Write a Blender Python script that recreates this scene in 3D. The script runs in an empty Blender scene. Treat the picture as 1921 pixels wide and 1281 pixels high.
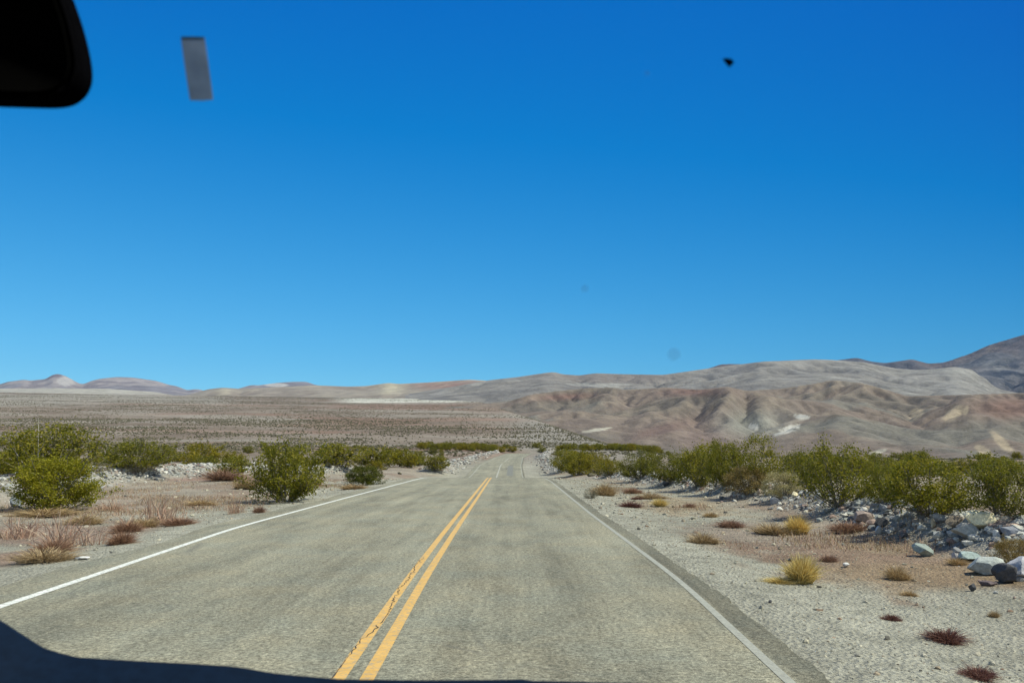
import bpy, math
import numpy as np

# ------------------------------------------------------------------ camera, sky, sun, exposure
S = bpy.context.scene
COL = S.collection
EYE = 1.7
LENS, SENSOR = 28.0, 36.0
W0, H0 = 1921.0, 1281.0
F = LENS / SENSOR * W0
HORIZON_Y = 849.0
PITCH = math.atan((HORIZON_Y - H0 / 2) / F)

cam = bpy.data.cameras.new("camera")
cam_ob = bpy.data.objects.new("camera", cam)
COL.objects.link(cam_ob)
cam_ob.location = (0, 0, EYE)
cam_ob.rotation_euler = (math.pi / 2 + PITCH, 0, 0)
cam.lens, cam.sensor_width = LENS, SENSOR
cam.clip_start, cam.clip_end = 0.05, 60000
cam.dof.use_dof = True
cam.dof.focus_distance = 45.0
cam.dof.aperture_fstop = 9.0
S.camera = cam_ob

SUN_AZ = math.radians(100)     # clockwise from straight ahead: from the right, a little behind
SUN_EL = math.radians(56)
world = bpy.data.worlds.new("World")
S.world = world
world.use_nodes = True
wt = world.node_tree
bg = wt.nodes["Background"]
sky = wt.nodes.new("ShaderNodeTexSky")
sky.sky_type = 'NISHITA'
sky.sun_disc = False
sky.sun_elevation = SUN_EL
sky.sun_rotation = SUN_AZ
sky.altitude = 600
sky.air_density = 1.0
sky.dust_density = 0.2
sky.ozone_density = 2.0

# deep desert blue: the clear-air colour deepened, most so towards the right of the road (polarised part of the sky)
def wnode(op, a, b):
    n = wt.nodes.new("ShaderNodeVectorMath"); n.operation = op
    for k, v in zip((0, 1), (a, b)):
        if isinstance(v, bpy.types.NodeSocket): wt.links.new(v, n.inputs[k])
        else: n.inputs[k].default_value = v
    return n.outputs["Value"] if op == 'DOT_PRODUCT' else n.outputs["Vector"]
tc = wt.nodes.new("ShaderNodeTexCoord")
side = wnode('DOT_PRODUCT', tc.outputs["Generated"], (1.0, 0.0, 0.0))
def wmath(op, a, b):
    n = wt.nodes.new("ShaderNodeMath"); n.operation = op
    for k, v in zip((0, 1), (a, b)):
        if isinstance(v, bpy.types.NodeSocket): wt.links.new(v, n.inputs[k])
        else: n.inputs[k].default_value = v
    return n.outputs[0]
fac = wmath('ADD', 1.0, wmath('ADD', wmath('MULTIPLY', side, -0.395), wmath('MULTIPLY', wmath('MULTIPLY', side, side), -0.515)))
fac = wmath('MAXIMUM', fac, 0.5)
sc_ = wt.nodes.new("ShaderNodeVectorMath"); sc_.operation = 'SCALE'
wt.links.new(sky.outputs[0], sc_.inputs[0]); wt.links.new(fac, sc_.inputs["Scale"])
sep = wt.nodes.new("ShaderNodeSeparateColor"); com = wt.nodes.new("ShaderNodeCombineColor")
wt.links.new(sc_.outputs[0], sep.inputs[0])
for k, (gain, cut, pw) in enumerate(((0.47, 1.312, 1.06), (1.46, 1.05, 0.733), (1.46, -0.878, 0.773))):
    ch = wmath('MAXIMUM', wmath('SUBTRACT', sep.outputs[k], cut), 0.0005)
    wt.links.new(wmath('MULTIPLY', wmath('POWER', ch, pw), gain), com.inputs[k])
# deep blue only ahead; elsewhere sky kept paler to make fill light less blue
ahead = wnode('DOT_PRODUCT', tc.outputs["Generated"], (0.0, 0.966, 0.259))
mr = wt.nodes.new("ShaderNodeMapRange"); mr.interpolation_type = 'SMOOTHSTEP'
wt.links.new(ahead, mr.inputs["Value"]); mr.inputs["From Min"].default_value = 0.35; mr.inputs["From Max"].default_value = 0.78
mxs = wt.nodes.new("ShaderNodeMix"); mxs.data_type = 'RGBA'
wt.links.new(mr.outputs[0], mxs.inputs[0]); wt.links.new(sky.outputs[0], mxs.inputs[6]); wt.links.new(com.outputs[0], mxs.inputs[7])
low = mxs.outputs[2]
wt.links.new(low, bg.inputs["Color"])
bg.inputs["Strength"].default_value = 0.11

sun = bpy.data.lights.new("sun", 'SUN')
sun.energy = 4.6
sun.angle = math.radians(0.5)
sun.color = (1.0, 0.955, 0.80)
sun_ob = bpy.data.objects.new("sun", sun)
COL.objects.link(sun_ob)
sd = np.array([math.sin(SUN_AZ) * math.cos(SUN_EL), math.cos(SUN_AZ) * math.cos(SUN_EL), math.sin(SUN_EL)])
from mathutils import Vector
sun_ob.rotation_euler = Vector(sd).to_track_quat('Z', 'Y').to_euler()
sun_ob.location = (30, -20, 60)

S.view_settings.view_transform = 'Standard'
S.view_settings.look = 'None'
S.view_settings.exposure = 0.28
S.view_settings.gamma = 1.0

# ------------------------------------------------------------------ pixel -> direction
cp, sp = math.cos(PITCH), math.sin(PITCH)


def ae(x, y):
    """tan of azimuth, tan of elevation of a photograph pixel"""
    x = np.asarray(x, float); y = np.asarray(y, float)
    v = (H0 / 2 - y) / F
    dy = cp - v * sp
    return (x - W0 / 2) / F / dy, (sp + v * cp) / dy


def flat_hit(x, y, z=0.0):
    a, e = ae(x, y)
    Y = (z - EYE) / e
    return a * Y, Y


def tab(pts):
    """silhouette list of pixels -> interpolating function elevation(azimuth)"""
    p = np.array(pts, float)
    a, e = ae(p[:, 0], p[:, 1])
    return lambda q: np.interp(q, a, e)


def sstep(a, b, x):
    t = np.clip((x - a) / (b - a), 0, 1)
    return t * t * (3 - 2 * t)


# ------------------------------------------------------------------ noise
def _hash(ix, iy, seed):
    h = (ix.astype(np.int64) * 374761393 + iy.astype(np.int64) * 668265263 + seed * 1442695041) & 0xFFFFFFFF
    h = ((h ^ (h >> 13)) * 1274126177) & 0xFFFFFFFF
    h = ((h ^ (h >> 16)) * 2246822519) & 0xFFFFFFFF
    return ((h ^ (h >> 15)) & 0xFFFFFF) / float(0xFFFFFF)


def vnoise(x, y, seed=0, deriv=False):
    ix, iy = np.floor(x), np.floor(y)
    fx, fy = x - ix, y - iy
    a, b = _hash(ix, iy, seed), _hash(ix + 1, iy, seed)
    c, d = _hash(ix, iy + 1, seed), _hash(ix + 1, iy + 1, seed)
    u = fx ** 3 * (fx * (fx * 6 - 15) + 10); v = fy ** 3 * (fy * (fy * 6 - 15) + 10)
    k = a - b - c + d
    n = a + (b - a) * u + (c - a) * v + k * u * v
    if not deriv:
        return n
    du = 30 * fx * fx * (fx * (fx - 2) + 1); dv = 30 * fy * fy * (fy * (fy - 2) + 1)
    return n, du * (b - a + k * v), dv * (c - a + k * u)


def fbm(x, y, oct=5, seed=0, gain=0.5):
    s, amp, tot = 0, 1.0, 0
    for i in range(oct):
        s = s + amp * vnoise(x, y, seed + i * 17); tot += amp
        x, y = 1.6 * x - 1.2 * y + 3.1, 1.2 * x + 1.6 * y - 7.7
        amp *= gain
    return s / tot


def eroded(x, y, oct=8, seed=0, ridge=True):
    """eroded ridged relief, about 0..1"""
    s, amp, tot = 0, 1.0, 0
    dx = np.zeros_like(x); dy = np.zeros_like(x)
    for i in range(oct):
        n, nx, ny = vnoise(x, y, seed + i * 31, True)
        if ridge and i < 5:
            rt = np.sqrt((2 * n - 1) ** 2 + 0.03); sg = (2 * n - 1) / rt
            n, nx, ny = 1 - rt, -2 * sg * nx, -2 * sg * ny
        dx = dx + amp * nx; dy = dy + amp * ny
        s = s + amp * n / (1 + 0.55 * (dx * dx + dy * dy)); tot += amp
        x, y = 1.6 * x - 1.2 * y + 5.3, 1.2 * x + 1.6 * y - 2.9
        amp *= 0.5
    return s / tot * 1.6


# ------------------------------------------------------------------ mesh helpers
def mesh_np(name, V, Fc, col=None, smooth=False):
    """V (n,3), Fc (m,k) -> mesh; col (n,3) linear point colours"""
    V = np.ascontiguousarray(V, np.float32); Fc = np.ascontiguousarray(Fc, np.int32)
    m = bpy.data.meshes.new(name)
    k = Fc.shape[1]
    m.vertices.add(len(V)); m.vertices.foreach_set("co", V.ravel())
    m.loops.add(Fc.size); m.loops.foreach_set("vertex_index", Fc.ravel())
    m.polygons.add(len(Fc))
    m.polygons.foreach_set("loop_start", np.arange(0, Fc.size, k, dtype=np.int32))
    m.polygons.foreach_set("loop_total", np.full(len(Fc), k, np.int32))
    m.polygons.foreach_set("use_smooth", np.full(len(Fc), smooth, bool))
    if col is not None:
        at = m.attributes.new("Col", 'FLOAT_COLOR', 'POINT')
        c = np.ones((len(V), 4), np.float32); c[:, :3] = col
        at.data.foreach_set("color", c.ravel())
    m.update(calc_edges=True)
    m.validate()
    return m


def grid_faces(nr, nc):
    i = np.arange(nr - 1)[:, None] * nc + np.arange(nc - 1)[None]
    return np.stack([i, i + 1, i + nc + 1, i + nc], -1).reshape(-1, 4)


def obj(name, mesh, mat, parent=None, **props):
    o = bpy.data.objects.new(name, mesh)
    COL.objects.link(o)
    if mat is not None and not mesh.materials:
        mesh.materials.append(mat)
    if parent is not None:
        o.parent = parent
    for k, v in props.items():
        o[k] = v
    return o


def empty(name, loc=(0, 0, 0), **props):
    o = bpy.data.objects.new(name, None)
    COL.objects.link(o)
    o.location = loc
    o.empty_display_size = 0.2
    for k, v in props.items():
        o[k] = v
    return o


# ------------------------------------------------------------------ materials
class NT:
    def __init__(self, name, rough=0.9, spec=0.2):
        self.m = bpy.data.materials.new(name); self.m.use_nodes = True
        self.t = self.m.node_tree; self.b = self.t.nodes["Principled BSDF"]
        self.b.inputs["Roughness"].default_value = rough
        self.b.inputs["Specular IOR Level"].default_value = spec
        self.geo = self.t.nodes.new("ShaderNodeNewGeometry")

    def link(self, a, b): self.t.links.new(a, b); return b

    def n(self, kind, **kw):
        x = self.t.nodes.new(kind)
        for k, v in kw.items():
            setattr(x, k, v)
        return x

    def pos(self, sx=1, sy=1, sz=1):
        mp = self.n("ShaderNodeVectorMath", operation='MULTIPLY')
        self.link(self.geo.outputs["Position"], mp.inputs[0]); mp.inputs[1].default_value = (sx, sy, sz)
        return mp.outputs[0]

    def noise(self, scale, detail=4, rough=0.55, vec=None):
        x = self.n("ShaderNodeTexNoise"); x.inputs["Scale"].default_value = scale
        x.inputs["Detail"].default_value = detail; x.inputs["Roughness"].default_value = rough
        self.link(vec if vec is not None else self.geo.outputs["Position"], x.inputs["Vector"])
        return x.outputs["Fac"]

    def voro(self, scale, vec=None, out="Color", feature='F1'):
        x = self.n("ShaderNodeTexVoronoi", feature=feature); x.inputs["Scale"].default_value = scale
        self.link(vec if vec is not None else self.geo.outputs["Position"], x.inputs["Vector"])
        return x.outputs[out]

    def ramp(self, fac, *stops):
        r = self.n("ShaderNodeValToRGB")
        self.link(fac, r.inputs[0])
        e = r.color_ramp.elements
        while len(e) < len(stops):
            e.new(0.5)
        for el, (p, c) in zip(e, stops):
            el.position = p
            el.color = (c, c, c, 1) if not hasattr(c, '__len__') else (*c, 1)
        return r.outputs[0]

    def mix(self, fac, a, b, mode='MIX'):
        x = self.n("ShaderNodeMix", data_type='RGBA', blend_type=mode)
        for sock, v in ((x.inputs[0], fac), (x.inputs[6], a), (x.inputs[7], b)):
            if isinstance(v, bpy.types.NodeSocket):
                self.link(v, sock)
            elif hasattr(v, '__len__'):
                sock.default_value = (*v, 1)
            else:
                sock.default_value = v
        return x.outputs[2]

    def math(self, op, a, b=0.0):
        x = self.n("ShaderNodeMath", operation=op)
        for s, v in zip(x.inputs, (a, b)):
            if isinstance(v, bpy.types.NodeSocket): self.link(v, s)
            else: s.default_value = v
        return x.outputs[0]

    def attr(self, name="Col"):
        x = self.n("ShaderNodeAttribute"); x.attribute_name = name
        return x.outputs["Color"]

    def color(self, sock): self.link(sock, self.b.inputs["Base Color"])

    def bump(self, h, dist, strength=1.0):
        x = self.n("ShaderNodeBump"); x.inputs["Distance"].default_value = dist; x.inputs["Strength"].default_value = strength
        self.link(h, x.inputs["Height"]); self.link(x.outputs[0], self.b.inputs["Normal"])


def mat_ground():
    t = NT("desert gravel", 0.95, 0.1)
    base = t.attr()
    sp1 = t.ramp(t.noise(28, 5, 0.75), (0.36, 0.62), (0.5, 1.0), (0.66, 1.32))
    sp2 = t.ramp(t.noise(3.2, 6, 0.7), (0.34, 0.74), (0.5, 1.0), (0.68, 1.2))
    sp3 = t.ramp(t.noise(0.35, 4, 0.6), (0.35, 0.84), (0.65, 1.14))
    c = t.mix(1.0, base, sp1, 'MULTIPLY'); c = t.mix(1.0, c, sp2, 'MULTIPLY'); c = t.mix(1.0, c, sp3, 'MULTIPLY')
    st = t.ramp(t.voro(17, out="Distance"), (0.10, 1.0), (0.22, 0.0))
    sel = t.ramp(t.noise(2.4, 3, 0.6), (0.46, 0.0), (0.6, 0.7))
    c = t.mix(t.math('MULTIPLY', st, sel), c, t.mix(1.0, c, (1.5, 1.5, 1.5), 'MULTIPLY'))
    t.color(c)
    t.bump(t.math('ADD', t.math('ADD', t.noise(26, 6, 0.7), t.noise(5, 3, 0.6)), t.voro(20, out="Distance")), 0.05, 0.9)
    return t.m


def mat_vcol(name, s1, s2, amp=0.25, bump=0.0, bscale=1.0, rough=0.95, dots=0):
    t = NT(name, rough, 0.1)
    c = t.mix(1.0, t.attr(), t.ramp(t.noise(s1, 5, 0.65), (0.32, 1 - amp), (0.68, 1 + amp)), 'MULTIPLY')
    c = t.mix(1.0, c, t.ramp(t.noise(s2, 4, 0.6), (0.3, 1 - amp * 0.7), (0.7, 1 + amp * 0.7)), 'MULTIPLY')
    t.color(c)
    if bump:
        t.bump(t.noise(bscale, 8, 0.72), bump, 0.9)
    if dots:
        c2 = t.ramp(t.voro(dots, out="Distance"), (0.10, 0.45), (0.17, 1.0))
        sel = t.ramp(t.noise(dots / 6, 3, 0.6), (0.45, 0.0), (0.6, 0.8))
        t.color(t.mix(sel, c, t.mix(1.0, c, c2, 'MULTIPLY')))
    return t.m


def mat_asphalt():
    t = NT("worn chip-seal asphalt", 0.88, 0.25)
    stone = t.voro(150)
    bw = t.n("ShaderNodeRGBToBW"); t.link(stone, bw.inputs[0])
    agg = t.ramp(bw.outputs[0], (0.0, 0.55), (0.55, 0.98), (1.0, 1.6))
    coarse = t.ramp(t.noise(9, 5, 0.8, t.pos(1.3, 0.7, 1)), (0.36, 0.79), (0.64, 1.19))
    mid = t.ramp(t.noise(24, 5, 0.75), (0.37, 0.50), (0.63, 1.50))
    patch = t.ramp(t.noise(1.0, 6, 0.68, t.pos(1.1, 0.28, 1)), (0.32, 0.70), (0.5, 1.0), (0.7, 1.14))
    big = t.ramp(t.noise(0.18, 4, 0.6), (0.35, 0.9), (0.65, 1.08))
    tone = t.mix(t.ramp(t.noise(0.8, 6, 0.7), (0.35, 0.0), (0.65, 1.0)), (0.285, 0.258, 0.176), (0.252, 0.248, 0.186))
    c = tone
    for k in (agg, mid, coarse, patch, big, t.attr(), t.ramp(t.noise(1.0, 5, 0.65, t.pos(2.6, 0.06, 1)), (0.34, 0.86), (0.66, 1.12))):
        c = t.mix(1.0, c, k, 'MULTIPLY')
    # wheel tracks polished a little darker; fine transverse cracks
    crack = t.ramp(t.voro(0.55, t.pos(1, 0.8, 1), "Distance", 'DISTANCE_TO_EDGE'), (0.0, 1.0), (0.012, 0.0))
    csel = t.ramp(t.noise(0.25, 3, 0.6), (0.5, 0.0), (0.6, 0.45))
    c = t.mix(t.math('MULTIPLY', crack, csel), c, (0.10, 0.10, 0.09))
    t.color(c)
    t.bump(t.math('ADD', bw.outputs[0], t.noise(60, 4, 0.7)), 0.006, 0.7)
    return t.m


def mat_paint(name, col, wear, asphalt=(0.27, 0.265, 0.22), cracks=0.0):
    t = NT(name, 0.7, 0.3)
    w1 = t.ramp(t.noise(16, 6, 0.75), (0.5 - wear, 1.0), (0.68 - wear, 0.0))
    w2 = t.ramp(t.noise(90, 3, 0.7), (0.30, 1.0), (0.42, 0.0))
    w = t.math('MAXIMUM', w1, t.math('MULTIPLY', w2, 0.5))
    c = t.mix(1.0, col, t.ramp(t.noise(6, 5, 0.7), (0.3, 0.82), (0.7, 1.1)), 'MULTIPLY')
    t.color(t.mix(w, c, asphalt))
    t.bump(t.noise(70, 4, 0.7), 0.004, 0.6)
    return t.m


def mat_leaf(name, translucent=0.25, tint=1.0):
    t = NT(name, 0.6, 0.25)
    oi = t.n("ShaderNodeObjectInfo")
    c = t.mix(tint, t.attr(), t.ramp(oi.outputs["Random"], (0.0, (0.78, 0.80, 0.95)), (0.35, (0.95, 0.97, 1.0)), (0.7, (1.12, 1.05, 0.9)), (1.0, (1.35, 1.18, 0.9))), 'MULTIPLY')
    t.color(c)
    tr = t.n("ShaderNodeBsdfTranslucent"); t.link(c, tr.inputs[0])
    mx = t.n("ShaderNodeMixShader"); mx.inputs[0].default_value = translucent
    t.link(t.b.outputs[0], mx.inputs[1]); t.link(tr.outputs[0], mx.inputs[2])
    t.link(mx.outputs[0], t.t.nodes["Material Output"].inputs["Surface"])
    return t.m


def mat_plain(name, col, rough=0.6, spec=0.3, amp=0.15, scale=20):
    t = NT(name, rough, spec)
    t.color(t.mix(1.0, col, t.ramp(t.noise(scale, 4, 0.6), (0.3, 1 - amp), (0.7, 1 + amp)), 'MULTIPLY'))
    return t.m


M_GROUND = mat_ground()
M_ROAD = mat_asphalt()
M_LEAF = mat_leaf("creosote leaves", 0.45)
M_DRY = mat_leaf("dry stalks", 0.2, 0.25)
M_STEM = mat_vcol("grey twigs", 30, 8, 0.2)
M_STONE = mat_vcol("rubble stone", 22, 70, 0.22, 0.01, 40)
M_SCRUB = mat_vcol("scrub foliage", 0.9, 4, 0.25)

# ------------------------------------------------------------------ road stations
def edge_fn(px_pts, far):
    """X(Y) of a line along the road: near pixels lie on the level stretch, far ones come as (pixel x, pixel y, distance)"""
    pts = []
    for x, y in px_pts:
        X, Y = flat_hit(x, y); pts.append((Y, X))
    for x, y, Y in far:
        a, _ = ae(x, y); pts.append((Y, a * Y))
    pts = np.array(sorted(pts))
    s0 = (pts[1, 1] - pts[0, 1]) / (pts[1, 0] - pts[0, 0])
    pts = np.vstack([[-60, pts[0, 1] + s0 * (-60 - pts[0, 0]) * 0.7], pts])
    ys = np.arange(-60, 300, 0.5)
    xs = np.interp(ys, pts[:, 0], pts[:, 1])
    k = np.exp(-np.linspace(-2, 2, 13) ** 2); k /= k.sum()
    xs[6:-6] = np.convolve(xs, k, 'valid')
    return lambda Y: np.interp(Y, ys, xs)


TAIL = [(3.4, 240), (7.5, 252), (17, 265), (34, 280), (60, 298)]
def tail(off): return [(W0 / 2 + (x + off) / Y * F * 1.0097, 850, Y) for x, Y in TAIL]

lineL = edge_fn([(0, 1138), (440, 990), (640, 936), (800, 894)], [(884, 889, 109), (901, 870, 144), (931, 859, 195), (951, 851, 222)] + tail(-3.5))
lineC = edge_fn([(666, 1267), (780, 1087), (841, 1000), (917, 897)], [(932, 892, 108), (939, 872, 142), (957, 858, 200), (973, 851, 221)] + tail(0))
lineR = edge_fn([(1470, 1270), (1280, 1092), (1107, 963), (1034, 903)], [(980, 892, 108), (977, 873, 142), (981, 860, 196), (995, 852, 220)] + tail(3.5))
paveL = lambda Y: lineL(Y) - 0.75 + 0.14 * np.sin(Y * 0.7) * np.sin(Y * 0.23 + 1)
paveR = lambda Y: lineR(Y) + np.interp(Y, [0, 12, 30, 60, 110], [0.38, 0.34, 0.34, 0.32, 0.3]) + 0.02 * np.sin(Y * 1.1) * np.sin(Y * 0.37) + 0.05 * (vnoise(np.asarray(Y, float) * 1.7, np.asarray(Y, float) * 0, 3) - 0.5) + 0.05 * (vnoise(np.asarray(Y, float) * 6.0, np.asarray(Y, float) * 0, 4) - 0.5)


def smooth_tab(pts, step=1.0, sig=4.0, lo=-80, hi=320):
    p = np.array(pts, float)
    ys = np.arange(lo, hi, step)
    zs = np.interp(ys, p[:, 0], p[:, 1])
    r = int(3 * sig / step)
    k = np.exp(-0.5 * (np.arange(-r, r + 1) * step / sig) ** 2); k /= k.sum()
    zs = np.convolve(np.pad(zs, r, 'edge'), k, 'valid')
    return lambda Y: np.interp(Y, ys, zs)


road_z = smooth_tab([(-80, 0), (56, 0), (64, -0.25), (80, -1.15), (95, -1.6), (108, -1.42), (125, -1.0), (142, -0.5), (170, 0.03), (200, 0.62),
                     (218, 1.32), (232, 1.5), (260, 1.5), (300, 2.6), (320, 3)], sig=3.0)
side_z = smooth_tab([(-80, 0), (58, 0), (80, -0.45), (100, -0.7), (150, -0.3), (190, 0.9), (220, 2.05), (260, 3.2), (320, 5.0)], sig=6.0)

# the alluvial fan: share of its skyline elevation reached at each distance
_gY = np.log(np.array([200, 260, 320, 420, 600, 1000, 1600, 2400, 3400, 4200, 9000.]))
_gV = np.array([0.0, 0.06, 0.13, 0.25, 0.44, 0.69, 0.85, 0.95, 1.0, 0.985, 0.94])
_lt = np.linspace(_gY[0], _gY[-1], 400)
_lv = np.interp(_lt, _gY, _gV)
_k = np.exp(-np.linspace(-2, 2, 31) ** 2); _k /= _k.sum()
_lv = np.convolve(np.pad(_lv, 15, 'edge'), _k, 'valid')
fan_share = lambda Y: np.interp(np.log(np.maximum(Y, 1)), _lt, _lv)
fan_top = tab([(-900, 728), (-300, 733), (0, 736), (330, 741), (500, 744), (700, 746.5), (850, 748), (2600, 760)])
fan_cap = tab([(-900, 700), (700, 738), (850, 747), (900, 754), (930, 761), (965, 775), (1000, 786), (1050, 803), (1100, 820), (1150, 836), (1230, 850),
               (1350, 856), (1600, 860), (1921, 863), (2600, 866)])

# berms of graded rubble: polylines on the level stretch
def poly(pts): return np.array([flat_hit(x, y) for x, y in pts])
BERM_R = poly([(1140, 889), (1200, 896), (1260, 909), (1330, 917), (1400, 927), (1480, 940), (1560, 955), (1640, 976), (1750, 1000), (1850, 1018), (1990, 1050), (2150, 1090), (2400, 1150)])
BERM_L = poly([(-200, 955), (0, 930), (150, 911), (220, 905), (300, 900), (380, 893), (450, 889.5), (600, 884), (650, 882)])
_fy = np.linspace(112, 222, 14)
BERM_FL = np.stack([lineL(_fy) - np.interp(_fy, [112, 160, 222], [5.5, 4.5, 3.0]), _fy], 1)
BERM_FR = np.stack([lineR(_fy) + np.interp(_fy, [112, 160, 222], [6.0, 5.5, 4.5]), _fy], 1)
BERMS = [(BERM_R, 0.5, 0.8), (BERM_L, 0.8, 1.3), (BERM_FL, 0.8, 1.6), (BERM_FR, 0.5, 1.6)]


def dist_poly(X, Y, P):
    best = np.full(np.shape(X), 1e9)
    for (x0, y0), (x1, y1) in zip(P[:-1], P[1:]):
        dx, dy = x1 - x0, y1 - y0
        t = np.clip(((X - x0) * dx + (Y - y0) * dy) / (dx * dx + dy * dy), 0, 1)
        best = np.minimum(best, np.hypot(X - x0 - t * dx, Y - y0 - t * dy))
    return best


def height(X, Y, detail=True):
    X = np.asarray(X, float); Y = np.asarray(Y, float)
    Ys = np.maximum(Y, 1.0)
    a = X / Ys
    z_near = side_z(Y)
    e_far = fan_top(a) * fan_share(Ys)
    z_far = EYE + e_far * Ys
    w = sstep(215, 330, Y)
    z = z_near * (1 - w) + z_far * w
    zc = EYE + fan_cap(a) * Ys
    # soft minimum with the fan's right-hand flank
    k = np.maximum(Ys * 0.004, 0.02)
    h = np.clip(0.5 + 0.5 * (zc - z) / k, 0, 1)
    zm = zc * (1 - h) + z * h - k * h * (1 - h)
    z = np.where(Y > 60, zm * sstep(60, 130, Y) + z * (1 - sstep(60, 130, Y)), z)
    # distance outside the pavement
    Yr = np.clip(Y, -60, 299)
    d = np.maximum(np.maximum(paveL(Yr) - X, X - paveR(Yr)), np.where(Y > 285, (Y - 285), -9))
    if detail:
        amp = np.clip(Ys * 0.004, 0.06, 1.6)
        z = z + sstep(0.5, 7, d) * amp * (fbm(X / np.clip(Ys * 0.12, 4, 60), Y / np.clip(Ys * 0.2, 4, 90), 4, 5) - 0.5) * 1.5
        z = z + sstep(0.3, 2.5, d) * 0.05 * (fbm(X / 0.8, Y / 0.8, 3, 9) - 0.5) * np.where(Y < 120, 1, 0)
    wr = 1 - sstep(0.0, 11.0, d)
    z = z * (1 - wr) + (road_z(Y) - 0.05) * wr
    z = z - 0.10 * sstep(0.2, 2.2, d) * (1 - sstep(4, 9, d)) * (Y < 300)
    for P, hh, ww in BERMS:
        sel = (Y > P[:, 1].min() - 4) & (Y < P[:, 1].max() + 4)
        if np.any(sel):
            dd = dist_poly(X[sel] if X.ndim else X, Y[sel] if Y.ndim else Y, P)
            b = hh * np.exp(-(dd / ww) ** 2)
            if X.ndim:
                b = b * (0.45 + 1.1 * fbm(X[sel] / 2.2, Y[sel] / 2.2, 3, 21))
                z[sel] = z[sel] + b
            else:
                z = z + b
    return z


def hit(x, y, lo=4.0, hi=3000.0):
    """first meeting of a pixel's ray with the ground"""
    a, e = ae(x, y)
    t = np.exp(np.linspace(math.log(lo), math.log(hi), 3000))
    z = height(a * t, t, False)
    below = np.nonzero(EYE + e * t <= z)[0]
    Y = t[below[0]] if len(below) else hi
    return float(a * Y), float(Y)


def zat(X, Y):
    return float(height(np.array([X]), np.array([Y]))[0])


def lerp3(c0, c1, w):
    return np.asarray(c0) * (1 - w[..., None]) + np.asarray(c1) * w[..., None]


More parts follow.
